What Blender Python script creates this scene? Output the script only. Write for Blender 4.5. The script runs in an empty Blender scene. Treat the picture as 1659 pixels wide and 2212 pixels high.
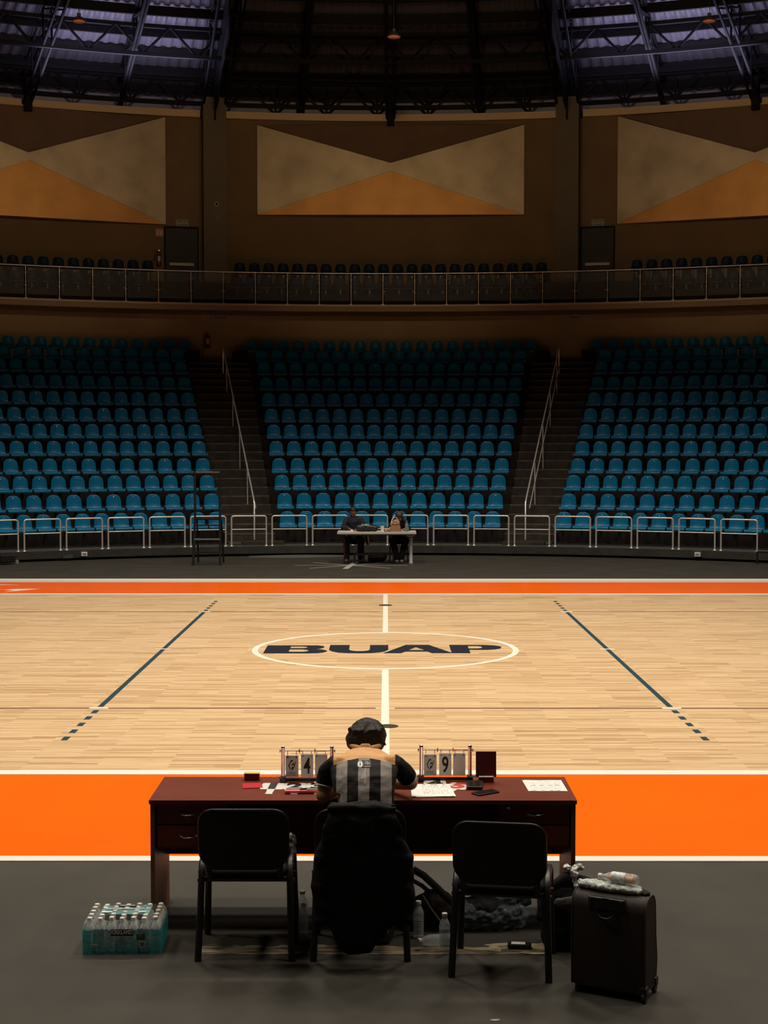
import bpy, bmesh, math, random
from mathutils import Vector, Matrix, noise

random.seed(7)
SC = bpy.context.scene
COL = SC.collection
PI = math.pi
R_ = math.radians

# ------------------------------------------------------------------ camera
cam_d = bpy.data.cameras.new('camera')
cam = bpy.data.objects.new('camera', cam_d)
COL.objects.link(cam)
cam.location = (0.007, -19.849, 2.7575)
cam.rotation_euler = (PI / 2 - 0.044762, 0, 0.00126908)
cam_d.sensor_fit = 'HORIZONTAL'
cam_d.sensor_width = 36.0
cam_d.lens = 3186.965 / 1659 * 36.0
cam_d.clip_end = 300
SC.camera = cam

# ------------------------------------------------------------------ world, lights, exposure
SC.view_settings.view_transform = 'Standard'
SC.view_settings.look = 'None'
SC.view_settings.gamma = 1
SC.view_settings.use_curve_mapping = False
SC.view_settings.exposure = 0.0
w = bpy.data.worlds.new('world')
SC.world = w
w.use_nodes = True
w.node_tree.nodes['Background'].inputs[0].default_value = (0.9, 0.8, 0.7, 1)
w.node_tree.nodes['Background'].inputs[1].default_value = 0.004

def spot(name, loc, target, power, angle, blend, radius, color):
    l = bpy.data.lights.new(name, 'SPOT')
    l.energy = power
    l.spot_size = R_(angle)
    l.spot_blend = blend
    l.shadow_soft_size = radius
    l.color = color
    o = bpy.data.objects.new(name, l)
    COL.objects.link(o)
    o.location = loc
    d = Vector(target) - Vector(loc)
    o.rotation_euler = d.to_track_quat('-Z', 'Y').to_euler()
    return o

WARM = (1.0, 0.90, 0.76)
# high-bay lamps over the court, aimed down; the nearest row is added front fill
for yy, pw in ((-15.5, 190), (-11.4, 1150), (-5.0, 1850), (1.5, 1500), (7.0, 780), (12.5, 1080)):
    for xx in (-9.0, -3.0, 3.0, 9.0):
        spot('high_bay_light', (xx, yy, 13.2), (xx, yy, 0), pw, 120 if yy > 10 else 126, 0.75, 0.7, WARM)
# added fill spots that brighten the upper walls, in place of lamp spill
def point(name, loc, power, radius, color):
    l = bpy.data.lights.new(name, 'POINT')
    l.energy = power
    l.shadow_soft_size = radius
    l.color = color
    o = bpy.data.objects.new(name, l)
    COL.objects.link(o)
    o.location = loc
    return o
for az in (-21.4, 0.3, 22.1):
    sx_, cx_ = math.sin(R_(az)), math.cos(R_(az))
    spot('wall_fill_light', (6 * sx_, 6 * cx_, 12.6), (33.5 * sx_, 33.5 * cx_, 12.9), 2600, 38, 1.0, 0.3, (1.0, 0.72, 0.42))
# added cool fill under the two roof bays beside the dark middle one
for xx, yy, az in ((-8.6, 28.4, -17.0), (9.2, 28.2, 18.0)):
    l = bpy.data.lights.new('roof_bay_fill', 'AREA')
    l.shape = 'RECTANGLE'; l.size = 5.0; l.size_y = 3.0; l.energy = 210; l.color = (0.68, 0.63, 1.0)
    o = bpy.data.objects.new('roof_bay_fill', l); COL.objects.link(o)
    o.location = (xx, yy, 14.75); o.rotation_euler = (PI, 0, -R_(az))

# ------------------------------------------------------------------ materials
MATS = {}
def mat(name, col, rough=0.6, metal=0.0, spec=0.5, var=0.0, vscale=8.0, bump=0.0, bscale=60.0, trans=0.0, alpha=1.0, coat=0.0, ior=1.45, emit=None):
    if name in MATS:
        return MATS[name]
    m = bpy.data.materials.new(name)
    m.use_nodes = True
    nt = m.node_tree
    b = nt.nodes['Principled BSDF']
    b.inputs['Base Color'].default_value = (*col, 1)
    b.inputs['Roughness'].default_value = rough
    b.inputs['Metallic'].default_value = metal
    b.inputs['Specular IOR Level'].default_value = spec
    b.inputs['Transmission Weight'].default_value = trans
    b.inputs['Alpha'].default_value = alpha
    b.inputs['Coat Weight'].default_value = coat
    b.inputs['IOR'].default_value = ior
    if emit:
        b.inputs['Emission Color'].default_value = (*emit[:3], 1)
        b.inputs['Emission Strength'].default_value = emit[3]
    tc = None
    if var or bump:
        tc = nt.nodes.new('ShaderNodeTexCoord')
    if var:
        n = nt.nodes.new('ShaderNodeTexNoise')
        n.inputs['Scale'].default_value = vscale
        n.inputs['Detail'].default_value = 5
        nt.links.new(tc.outputs['Object'], n.inputs['Vector'])
        r = nt.nodes.new('ShaderNodeValToRGB')
        r.color_ramp.elements[0].position = 0.3
        r.color_ramp.elements[1].position = 0.7
        r.color_ramp.elements[0].color = (*[c * (1 - var) for c in col], 1)
        r.color_ramp.elements[1].color = (*[min(1, c * (1 + var)) for c in col], 1)
        nt.links.new(n.outputs['Fac'], r.inputs[0])
        nt.links.new(r.outputs[0], b.inputs['Base Color'])
    if bump:
        n2 = nt.nodes.new('ShaderNodeTexNoise')
        n2.inputs['Scale'].default_value = bscale
        n2.inputs['Detail'].default_value = 4
        nt.links.new(tc.outputs['Object'], n2.inputs['Vector'])
        bp = nt.nodes.new('ShaderNodeBump')
        bp.inputs['Strength'].default_value = bump
        bp.inputs['Distance'].default_value = 0.01
        nt.links.new(n2.outputs['Fac'], bp.inputs['Height'])
        nt.links.new(bp.outputs[0], b.inputs['Normal'])
    MATS[name] = m
    return m

def wood_court():
    m = bpy.data.materials.new('maple_boards')
    m.use_nodes = True
    nt = m.node_tree
    N = nt.nodes.new
    L = nt.links.new
    b = nt.nodes['Principled BSDF']
    tc = N('ShaderNodeTexCoord')
    br = N('ShaderNodeTexBrick')
    br.offset = 0.37
    br.offset_frequency = 3
    br.inputs['Color1'].default_value = (0.0, 0, 0, 1)
    br.inputs['Color2'].default_value = (1.0, 1, 1, 1)
    br.inputs['Mortar'].default_value = (0.35, 0.35, 0.35, 1)
    br.inputs['Scale'].default_value = 1.0
    br.inputs['Brick Width'].default_value = 0.62
    br.inputs['Row Height'].default_value = 0.042
    br.inputs['Mortar Size'].default_value = 0.0015
    br.inputs['Bias'].default_value = 0.0
    L(tc.outputs['Object'], br.inputs['Vector'])
    ramp = N('ShaderNodeValToRGB')
    e = ramp.color_ramp.elements
    e[0].position = 0.0; e[0].color = (0.46, 0.285, 0.14, 1)
    e[1].position = 1.0; e[1].color = (0.78, 0.555, 0.325, 1)
    e2 = ramp.color_ramp.elements.new(0.18); e2.color = (0.60, 0.40, 0.215, 1)
    e3 = ramp.color_ramp.elements.new(0.5); e3.color = (0.70, 0.49, 0.28, 1)
    L(br.outputs['Color'], ramp.inputs[0])
    # long grain streaks inside the boards
    mp = N('ShaderNodeMapping')
    mp.inputs['Scale'].default_value = (1.3, 22, 1)
    L(tc.outputs['Object'], mp.inputs['Vector'])
    no = N('ShaderNodeTexNoise')
    no.inputs['Scale'].default_value = 1.6
    no.inputs['Detail'].default_value = 6
    no.inputs['Roughness'].default_value = 0.65
    L(mp.outputs[0], no.inputs['Vector'])
    r2 = N('ShaderNodeValToRGB')
    r2.color_ramp.elements[0].position = 0.28; r2.color_ramp.elements[0].color = (0.70, 0.62, 0.52, 1)
    r2.color_ramp.elements[1].position = 0.52; r2.color_ramp.elements[1].color = (1.0, 1.0, 1.0, 1)
    L(no.outputs['Fac'], r2.inputs[0])
    mx = N('ShaderNodeMixRGB')
    mx.blend_type = 'MULTIPLY'
    mx.inputs[0].default_value = 0.85
    L(ramp.outputs[0], mx.inputs[1]); L(r2.outputs[0], mx.inputs[2])
    L(mx.outputs[0], b.inputs['Base Color'])
    b.inputs['Roughness'].default_value = 0.28
    b.inputs['Specular IOR Level'].default_value = 0.35
    return m

M_wood = wood_court()
M_orange = mat('orange_floor_paint', (0.95, 0.135, 0.002), 0.25, spec=0.18, var=0.05, vscale=1.2)
M_white = mat('white_line_paint', (0.82, 0.78, 0.68), 0.35)
M_navy = mat('navy_floor_paint', (0.008, 0.012, 0.022), 0.35)
M_teal = mat('teal_line_paint', (0.012, 0.05, 0.075), 0.35)
M_mat = mat('grey_rubber_flooring', (0.046, 0.041, 0.033), 0.65, spec=0.2, var=0.16, vscale=1.6, bump=0.15, bscale=90)
M_tier = mat('dark_painted_concrete', (0.026, 0.020, 0.018), 0.8, spec=0.2, var=0.2, vscale=3)
M_kerb = mat('grey_platform_edge', (0.085, 0.082, 0.074), 0.7, spec=0.2, var=0.15, vscale=4)
M_wall = mat('brown_plaster', (0.185, 0.125, 0.065), 0.85, spec=0.1, var=0.10, vscale=0.8, bump=0.1, bscale=30)
M_wall_low = mat('olive_brown_plaster', (0.36, 0.265, 0.155), 0.85, spec=0.1, var=0.10, vscale=0.8)
M_column = mat('grey_brown_plaster', (0.14, 0.115, 0.075), 0.85, spec=0.1, var=0.08, vscale=1.5)
M_cream = mat('cream_metal_edge', (0.55, 0.38, 0.2), 0.5, metal=0.0)
M_seat = mat('blue_polypropylene', (0.002, 0.150, 0.30), 0.33, spec=0.3, coat=0.1)
M_black = mat('black_steel', (0.012, 0.012, 0.012), 0.4, spec=0.5)
M_blackmatte = mat('black_matte', (0.012, 0.011, 0.010), 0.8, spec=0.2)
M_steel = mat('brushed_steel', (0.58, 0.56, 0.53), 0.28, metal=1.0)
M_chrome = mat('chrome', (0.75, 0.74, 0.72), 0.12, metal=1.0)
M_white_pl = mat('white_plastic', (0.75, 0.73, 0.68), 0.4)
M_paper = mat('white_paper', (0.80, 0.79, 0.74), 0.7)

# ------------------------------------------------------------------ mesh helpers
class MB:
    def __init__(s):
        s.v = []; s.f = []; s.m = []; s.xf = Matrix.Identity(4)
    def add(s, vs, fs, mi=0):
        o = len(s.v)
        s.v += [tuple(s.xf @ Vector(p)) for p in vs]
        s.f += [tuple(i + o for i in f) for f in fs]
        s.m += [mi] * len(fs)
        return s
    def box(s, c, d, mi=0, rot=None):
        x, y, z = d[0] / 2, d[1] / 2, d[2] / 2
        vs = [Vector((a * x, b * y, e * z)) for a in (-1, 1) for b in (-1, 1) for e in (-1, 1)]
        if rot is not None:
            vs = [rot @ p for p in vs]
        vs = [p + Vector(c) for p in vs]
        return s.add(vs, [(0, 1, 3, 2), (4, 6, 7, 5), (0, 4, 5, 1), (2, 3, 7, 6), (0, 2, 6, 4), (1, 5, 7, 3)], mi)
    def bbox(s, a, b, mi=0):
        return s.box([(a[i] + b[i]) / 2 for i in range(3)], [abs(b[i] - a[i]) for i in range(3)], mi)
    def tube(s, pts, r, n=8, mi=0, closed=False, flat=None, cap=True):
        """tube through pts; r = radius or list; flat=(a,b) elliptical scale"""
        pts = [Vector(p) for p in pts]
        k = len(pts)
        rs = r if isinstance(r, (list, tuple)) else [r] * k
        up = None
        vs = []
        for i, p in enumerate(pts):
            if closed:
                t = (pts[(i + 1) % k] - pts[i - 1])
            else:
                t = (pts[min(i + 1, k - 1)] - pts[max(i - 1, 0)])
            t.normalize()
            if up is None:
                up = Vector((0, 0, 1)) if abs(t.z) < 0.9 else Vector((0, 1, 0))
            a = t.cross(up)
            if a.length < 1e-5:
                a = t.cross(Vector((1, 0, 0)))
            a.normalize()
            b = a.cross(t).normalized()
            up = b
            fa, fb = flat if flat else (1, 1)
            for j in range(n):
                q = 2 * PI * j / n
                vs.append(p + a * math.cos(q) * rs[i] * fa + b * math.sin(q) * rs[i] * fb)
        fs = []
        m = k if closed else k - 1
        for i in range(m):
            for j in range(n):
                i2 = (i + 1) % k
                fs.append((i * n + j, i * n + (j + 1) % n, i2 * n + (j + 1) % n, i2 * n + j))
        if not closed and cap:
            fs.append(tuple(range(n - 1, -1, -1)))
            fs.append(tuple((k - 1) * n + j for j in range(n)))
        return s.add(vs, fs, mi)
    def lathe(s, prof, n=16, c=(0, 0, 0), mi=0, axis=None, rx=1, ry=1):
        vs = []; fs = []
        k = len(prof)
        for (r, z) in prof:
            for j in range(n):
                q = 2 * PI * j / n
                p = Vector((r * math.cos(q) * rx, r * math.sin(q) * ry, z))
                if axis is not None:
                    p = axis @ p
                vs.append(p + Vector(c))
        for i in range(k - 1):
            for j in range(n):
                fs.append((i * n + j, i * n + (j + 1) % n, (i + 1) * n + (j + 1) % n, (i + 1) * n + j))
        if prof[0][0] > 1e-4: fs.append(tuple(range(n - 1, -1, -1)))
        if prof[-1][0] > 1e-4: fs.append(tuple((k - 1) * n + j for j in range(n)))
        return s.add(vs, fs, mi)
    def loft(s, rings, mi=0, cap=True, closed_ring=True):
        n = len(rings[0]); k = len(rings)
        vs = [p for r in rings for p in r]
        fs = []
        for i in range(k - 1):
            for j in range(n if closed_ring else n - 1):
                fs.append((i * n + j, i * n + (j + 1) % n, (i + 1) * n + (j + 1) % n, (i + 1) * n + j))
        if cap and closed_ring:
            fs.append(tuple(range(n - 1, -1, -1)))
            fs.append(tuple((k - 1) * n + j for j in range(n)))
        return s.add(vs, fs, mi)
    def prism(s, poly, z0, z1, mi=0, to=None):
        """extrude polygon (x,y) between z0,z1; to(x,y,z)->world"""
        n = len(poly)
        to = to or (lambda x, y, z: (x, y, z))
        vs = [to(x, y, z0) for x, y in poly] + [to(x, y, z1) for x, y in poly]
        fs = [tuple(range(n - 1, -1, -1)), tuple(range(n, 2 * n))]
        fs += [(i, (i + 1) % n, n + (i + 1) % n, n + i) for i in range(n)]
        return s.add(vs, fs, mi)
    def ring(s, a0, a1, prof, seg=2.0, mi=0, closed=True):
        """sweep (R,z) profile from azimuth a0 to a1 (degrees from +Y, clockwise)"""
        n = max(1, int(abs(a1 - a0) / seg + .5))
        rings = []
        for i in range(n + 1):
            a = R_(a0 + (a1 - a0) * i / n)
            rings.append([(r * math.sin(a), r * math.cos(a), z) for r, z in prof])
        return s.loft(rings, mi, cap=closed, closed_ring=closed)
    def build(s, name, mats, parent=None, smooth=None, tri=False, bevel=0):
        me = bpy.data.meshes.new(name)
        me.from_pydata(s.v, [], s.f)
        mats = mats if isinstance(mats, (list, tuple)) else [mats]
        for m in mats: me.materials.append(m)
        if len(mats) > 1:
            for p, mi in zip(me.polygons, s.m): p.material_index = mi
        bm = bmesh.new(); bm.from_mesh(me)
        bmesh.ops.recalc_face_normals(bm, faces=bm.faces)
        bm.to_mesh(me); bm.free()
        if smooth:
            for p in me.polygons: p.use_smooth = True
            me.set_sharp_from_angle(angle=R_(smooth))
        me.update()
        o = bpy.data.objects.new(name, me)
        COL.objects.link(o)
        if parent: o.parent = parent
        if bevel:
            b = o.modifiers.new('bevel', 'BEVEL'); b.width = bevel; b.segments = 2; b.limit_method = 'ANGLE'
        return o

def tag(o, label=None, cat=None, group=None, kind=None):
    if label: o['label'] = label
    if cat: o['category'] = cat
    if group: o['group'] = group
    if kind: o['kind'] = kind
    return o
def thing(name, label, cat, loc=(0, 0, 0), rz=0, group=None):
    o = bpy.data.objects.new(name, None)
    COL.objects.link(o)
    o.empty_display_size = 0.1
    o.location = loc; o.rotation_euler = (0, 0, rz)
    return tag(o, label, cat, group)
def struct(o, label=None):
    o['kind'] = 'structure'
    if label: o['label'] = label
    return o
def copy_tree(o, parent=None):
    c = o.copy(); COL.objects.link(c)
    if parent: c.parent = parent
    for ch in KIDS.get(o.name, None) or [x for x in o.children]:
        copy_tree(ch, c)
    return c
KIDS = {}
def pol(a, r, z=0.0):
    return Vector((r * math.sin(R_(a)), r * math.cos(R_(a)), z))

def text_mesh(txt, size, mat_, name, parent, matrix, extrude=0.0006, align='CENTER', sx=1.0, bold=0.0):
    cu = bpy.data.curves.new(name, 'FONT')
    cu.body = txt; cu.size = size; cu.align_x = align; cu.align_y = 'CENTER'
    cu.extrude = extrude; cu.offset = bold
    tmp = bpy.data.objects.new(name, cu)
    COL.objects.link(tmp)
    dg = bpy.context.evaluated_depsgraph_get()
    me = bpy.data.meshes.new_from_object(tmp.evaluated_get(dg))
    bpy.data.objects.remove(tmp)
    me.materials.clear(); me.materials.append(mat_)
    me.transform(Matrix.Diagonal((sx, 1, 1, 1)))
    me.transform(matrix)
    o = bpy.data.objects.new(name, me)
    COL.objects.link(o)
    if parent: o.parent = parent
    return o
# ================================================================== STRUCTURE
OFF = 0.35          # the stands are turned a third of a degree clockwise about the court
# floor mat, court slab
mb = MB(); mb.bbox((-24, -24, -0.2), (24, 17.9, 0)); struct(mb.build('floor', M_mat))
mb = MB(); mb.bbox((-17.5, -10.06, 0), (17.5, 9.85, 0.008)); struct(mb.build('court_surround', M_orange), 'orange painted border around the wooden court')
mb = MB(); mb.bbox((-14.2, -7.46, 0.008), (14.2, 7.36, 0.012)); struct(mb.build('court_boards', M_wood), 'pale maple boards of the playing court')
# white lines
mb = MB()
mb.bbox((-17.5, -10.175, 0.0), (17.5, -10.06, 0.0085))
mb.bbox((-14.2, -7.62, 0.008), (14.2, -7.46, 0.0135))
mb.bbox((-14.2, 7.36, 0.008), (14.2, 7.52, 0.0135))
mb.bbox((-17.5, 9.86, 0.0), (17.5, 10.0, 0.0085))
mb.bbox((-17.5, 10.1, 0.0), (17.5, 10.62, 0.010))
for a, b in ((-7.46, -1.78), (1.78, 7.36)):
    mb.bbox((-0.04, a, 0.012), (0.04, b, 0.0135))
# centre circle
n = 96
pa = []; pb = []
rings = []
for i in range(n + 1):
    q = 2 * PI * i / n
    c, s_ = math.cos(q), math.sin(q)
    rings.append([(1.8 * c, 1.8 * s_, 0.012), (1.8 * c, 1.8 * s_, 0.0135), (1.72 * c, 1.72 * s_, 0.0135), (1.72 * c, 1.72 * s_, 0.012)])
mb.loft(rings, cap=False)
# short white ticks across the attack lines
for sx in (-1, 1):
    for y in (-4.5, 0.0, 4.5):
        mb.bbox((sx * 3 - 0.10, y - 0.03, 0.0135), (sx * 3 + 0.10, y + 0.03, 0.0145))
struct(mb.build('trim_1', M_white), 'white painted court lines and centre circle')
mb = MB()
for sx in (-1, 1):
    x0 = sx * 3.0
    mb.bbox((x0 - 0.03, -4.42, 0.012), (x0 + 0.03, 4.42, 0.0138))
    for sy in (-1, 1):
        for k in range(5):
            y = 4.62 + k * 0.35
            mb.bbox((x0 - 0.03, sy * y, 0.012), (x0 + 0.03, sy * (y + 0.17), 0.0138))
struct(mb.build('trim_2', M_teal), 'dark teal attack lines with dashed ends')
mb = MB()
for y in (-4.5, 4.5):
    for x0, x1 in ((-14.2, -0.1), (0.1, 14.2)):
        mb.bbox((x0, y - 0.024, 0.012), (x1, y + 0.024, 0.0132))
struct(mb.build('trim_3', mat('thin_brown_line', (0.11, 0.05, 0.03), 0.4)), 'thin dark side lines of the volleyball court')
# BUAP lettering on the floor
letters = {
 'B': ([(-1.62, 0.37), (-0.93, 0.37), (-0.86, 0.32), (-0.83, 0.24), (-0.84, 0.13), (-0.89, 0.03), (-0.94, 0.0), (-0.85, -0.05), (-0.79, -0.13), (-0.78, -0.24), (-0.83, -0.34), (-0.90, -0.40), (-1.02, -0.42), (-1.62, -0.42)],
       [[(-1.29, 0.24), (-1.12, 0.24), (-1.07, 0.20), (-1.06, 0.16), (-1.08, 0.11), (-1.12, 0.09), (-1.29, 0.09)],
        [(-1.29, -0.06), (-1.11, -0.06), (-1.05, -0.10), (-1.03, -0.16), (-1.05, -0.22), (-1.10, -0.26), (-1.29, -0.26)]]),
 'U': ([(-0.76, 0.41), (-0.49, 0.41), (-0.49, -0.04), (-0.46, -0.14), (-0.39, -0.19), (-0.30, -0.19), (-0.23, -0.14), (-0.21, -0.04), (-0.21, 0.41), (0.04, 0.41), (0.04, -0.06), (0.0, -0.22), (-0.08, -0.33), (-0.19, -0.39), (-0.35, -0.41), (-0.51, -0.39), (-0.63, -0.34), (-0.71, -0.24), (-0.76, -0.08)], []),
 'A': ([(0.28, 0.42), (0.60, 0.42), (0.90, -0.40), (0.62, -0.40), (0.56, -0.24), (0.27, -0.24), (0.21, -0.40), (-0.03, -0.40)],
       [[(0.415, 0.17), (0.52, -0.09), (0.32, -0.09)]]),
 'P': ([(0.88, 0.42), (1.38, 0.42), (1.50, 0.37), (1.57, 0.28), (1.585, 0.18), (1.56, 0.06), (1.49, -0.03), (1.38, -0.08), (1.13, -0.08), (1.13, -0.40), (0.88, -0.40)],
       [[(1.13, 0.28), (1.26, 0.28), (1.31, 0.23), (1.32, 0.17), (1.30, 0.10), (1.25, 0.06), (1.13, 0.06)]]),
}
mbh = MB(); mb = MB()
for k, (o, hs) in letters.items():
    mb.prism(o, 0.012, 0.0136)
    for h in hs: mbh.prism(h, 0.0130, 0.0140)
struct(mb.build('trim_4', M_navy), 'dark navy letters BUAP in the centre circle')
struct(mbh.build('trim_5', M_wood), 'maple showing inside the floor letters')
# net post floor covers
for y, r in ((-5.5, 0.10), (5.5, 0.12)):
    mb = MB(); mb.lathe([(r, 0.0), (r, 0.004), (r * 0.85, 0.006)], 24, (0.03 if y < 0 else 0, y, 0.012))
    o = mb.build('floor_socket_cover', mat('bronze_cover', (0.10, 0.08, 0.05), 0.4, metal=0.7), smooth=30)
    tag(o, 'round dark floor cover on the halfway line, ' + ('just beyond the seated official' if y < 0 else 'near the far orange border'), 'floor cover')
# white flash emblem on the far orange border
mb = MB()
mb.prism([(-8.6, 9.55), (-7.25, 9.25), (-7.75, 9.25), (-8.4, 8.75), (-8.0, 8.95), (-8.6, 8.75)], 0.008, 0.0095)
mb.prism([(-7.32, 8.28), (-7.1, 8.42), (-6.66, 8.46), (-6.95, 8.12), (-7.2, 7.82), (-7.05, 8.12)], 0.008, 0.0095)
mb.prism([(-7.9, 8.45), (-7.32, 8.3), (-7.5, 8.2)], 0.008, 0.0095)
struct(mb.build('trim_6', M_white), 'white lightning flash emblem on the far orange border')

# platform kerb that carries the barrier
mb = MB()
mb.ring(-44, 44, [(17.35, 0.06), (17.3, 0.25), (18.2, 0.25), (18.2, 0.06)])
struct(mb.build('platform_kerb', M_kerb), 'grey kerb of the raised platform under the barrier')
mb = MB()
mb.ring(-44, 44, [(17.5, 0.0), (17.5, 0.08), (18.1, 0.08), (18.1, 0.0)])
struct(mb.build('platform_recess', M_blackmatte), 'dark recess under the platform kerb')  # black face puts the shadow line under the kerb into the colour
# terraces
SEATZ = [0.685, 1.127, 1.594, 2.04, 2.52, 3.01, 3.50, 4.01, 4.53, 5.05, 5.50, 5.90]
TREAD = [z - 0.42 for z in SEATZ]
def tier(a0, a1, name, label):
    prof = [(18.15, 0.0), (18.15, TREAD[0])]
    for r in range(12):
        prof.append((18.35 + r, TREAD[r]) if r == 0 else (18.25 + r, TREAD[r - 1]))
        prof.append((18.25 + r, TREAD[r]))
    prof += [(31.0, TREAD[11]), (31.0, 0.0)]
    m = MB(); m.ring(a0, a1, prof)
    struct(m.build(name, M_tier), label)
tier(OFF - 9.15, OFF + 9.15, 'seating_tier', 'dark stepped tier of the centre seating block')
tier(OFF - 44, OFF - 13.15, 'seating_tier', 'dark stepped tier of the left seating block')
tier(OFF + 13.15, OFF + 44, 'seating_tier', 'dark stepped tier of the right seating block')
M_step = mat('worn_dark_steps', (0.05, 0.04, 0.034), 0.8, spec=0.2, var=0.25, vscale=3)
M_nose = mat('step_nosing', (0.13, 0.10, 0.075), 0.7, spec=0.2, var=0.3, vscale=4)
for s_, a0 in (('left', OFF - 13.14), ('right', OFF + 9.16)):
    m = MB(); m2 = MB()
    zs = []
    for r in range(11):
        z0, z1 = TREAD[r], TREAD[r + 1]
        zs += [(18.25 + r, z0 + 0.0), (18.75 + r, (z0 + z1) / 2)]
    zs.append((29.25, TREAD[11]))
    zs[0] = (18.0, 0.30)
    prof = [(18.0, 0.0)]
    for i, (R, z) in enumerate(zs):
        prof.append((R, prof[-1][1])); prof.append((R, z))
        m2.ring(a0 + 0.02, a0 + 3.96, [(R - 0.006, z - 0.03), (R - 0.006, z + 0.004), (R + 0.05, z + 0.004), (R + 0.05, z - 0.03)])
    prof += [(31.0, prof[-1][1]), (31.0, 0.0)]
    m.ring(a0, a0 + 3.98, prof)
    o = struct(m.build('stairway', M_step), 'dark stairway between the centre and %s seating blocks' % s_)
    struct(m2.build('stair_nosing', M_nose, o))
# loose low step at foot of each stair
for s_, a in (('left', -10.0), ('right', 11.3)):
    m = MB(); m.ring(a - 1.7, a + 1.7, [(17.75, 0.25), (17.75, 0.33), (18.16, 0.33), (18.16, 0.25)])
    struct(m.build('trim_7', M_step), 'low bottom step of the %s stairway' % s_)
# side screens at the ends of the top row
for a, s_ in ((OFF - 9.7, 'left end of the centre block'), (OFF + 9.7, 'right end of the centre block'), (OFF - 12.75, 'end of the left block'), (OFF + 12.7, 'end of the right block')):
    m = MB(); m.ring(a - 0.42, a + 0.42, [(29.25, TREAD[11] - 0.55), (29.25, TREAD[11] + 0.42), (30.48, TREAD[11] + 0.42), (30.48, TREAD[11] - 0.55)])
    struct(m.build('trim_8', M_blackmatte), 'black screen wall at the top row, ' + s_)
# wall under the balcony, balcony slab
m = MB(); m.ring(-44, 44, [(30.5, 0.0), (30.5, 7.3), (30.8, 7.3), (30.8, 0.0)]); struct(m.build('wall_under_balcony', M_wall_low))
m = MB(); m.ring(-44, 44, [(29.62, 7.25), (29.62, 7.40), (31.0, 7.45), (31.0, 7.95), (32.0, 7.95), (32.0, 8.40), (34.2, 8.40), (34.2, 7.18)]); struct(m.build('balcony_deck', [M_tier]), 'dark stepped deck of the upper balcony')
m = MB(); m.ring(-44, 44, [(29.50, 7.22), (29.50, 7.38), (30.6, 7.38), (30.6, 7.14)]); struct(m.build('trim_9', M_wall_low), 'plaster face of the balcony edge')
m = MB(); m.ring(-44, 44, [(29.46, 7.38), (29.46, 7.45), (29.8, 7.45), (29.8, 7.38)]); struct(m.build('trim_10', mat('pale_stone_edge', (0.50, 0.40, 0.30), 0.5)), 'pale edging strip of the balcony')
# upper wall
m = MB(); m.ring(-44, 44, [(34.0, 8.2), (34.0, 14.42), (34.4, 14.42), (34.4, 8.2)]); struct(m.build('wall_upper', M_wall))
for a0, a1 in ((-43, -11.25), (-9.75, 10.33), (11.95, 43)):
    m = MB(); m.ring(a0, a1, [(33.75, 14.42), (33.72, 14.66), (34.4, 14.66), (34.4, 14.42)], seg=1.5)
    struct(m.build('trim_11', M_cream), 'cream beam running along the top of the upper wall')
# horizontal joint in the wall
for a0, a1 in ((-9.7, 10.3),):
    m = MB(); m.ring(a0, a1, [(33.985, 11.0), (33.985, 11.02), (34.01, 11.02), (34.01, 11.0)]); struct(m.build('trim_12', M_column))
# pillars
for a, s_ in ((-10.5, 'left'), (11.14, 'right'), (-32.1, 'far left'), (32.8, 'far right')):
    m = MB()
    rot = Matrix.Rotation(-R_(a), 3, 'Z')
    c = pol(a, 33.2)
    m.box((c.x, c.y, (14.9 + 8.0) / 2), (0.80, 1.0, 14.9 - 8.0), rot=rot)
    struct(m.build('pillar', M_column), 'square plaster pillar on the %s of the centre wall bay' % s_)
# doors on the balcony
M_door = mat('dark_steel_door', (0.038, 0.036, 0.034), 0.6, spec=0.3)
def wall_box(mb, a, R, z0, z1, wdt, dep, mi=0):
    rot = Matrix.Rotation(-R_(a), 3, 'Z')
    c = pol(a, R)
    mb.box((c.x, c.y, (z0 + z1) / 2), (wdt, dep, z1 - z0), mi, rot)
for i, (a, s_) in enumerate(((-12.4, 'left'), (12.85, 'right'))):
    m = MB()
    wall_box(m, a, 33.95, 8.40, 10.50, 1.14, 0.10)
    d = struct(m.build('door_%d' % (i + 1), M_door), 'dark steel exit door on the balcony, %s of the centre bay' % s_)
    m = MB(); wall_box(m, a, 33.84, 9.17, 9.27, 0.86, 0.06); wall_box(m, a - 0.55, 33.87, 9.19, 9.25, 0.10, 0.10)
    m.build('panic_bar', mat('dull_panic_bar', (0.30, 0.27, 0.23), 0.5, metal=0.3), d)
    m = MB()
    for sx in (-1, 1): wall_box(m, a + sx * 0.99, 33.95, 8.40, 10.56, 0.05, 0.16)
    wall_box(m, a, 33.95, 10.5, 10.56, 1.20, 0.16)
    m.build('door_frame', M_blackmatte, d)
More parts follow.
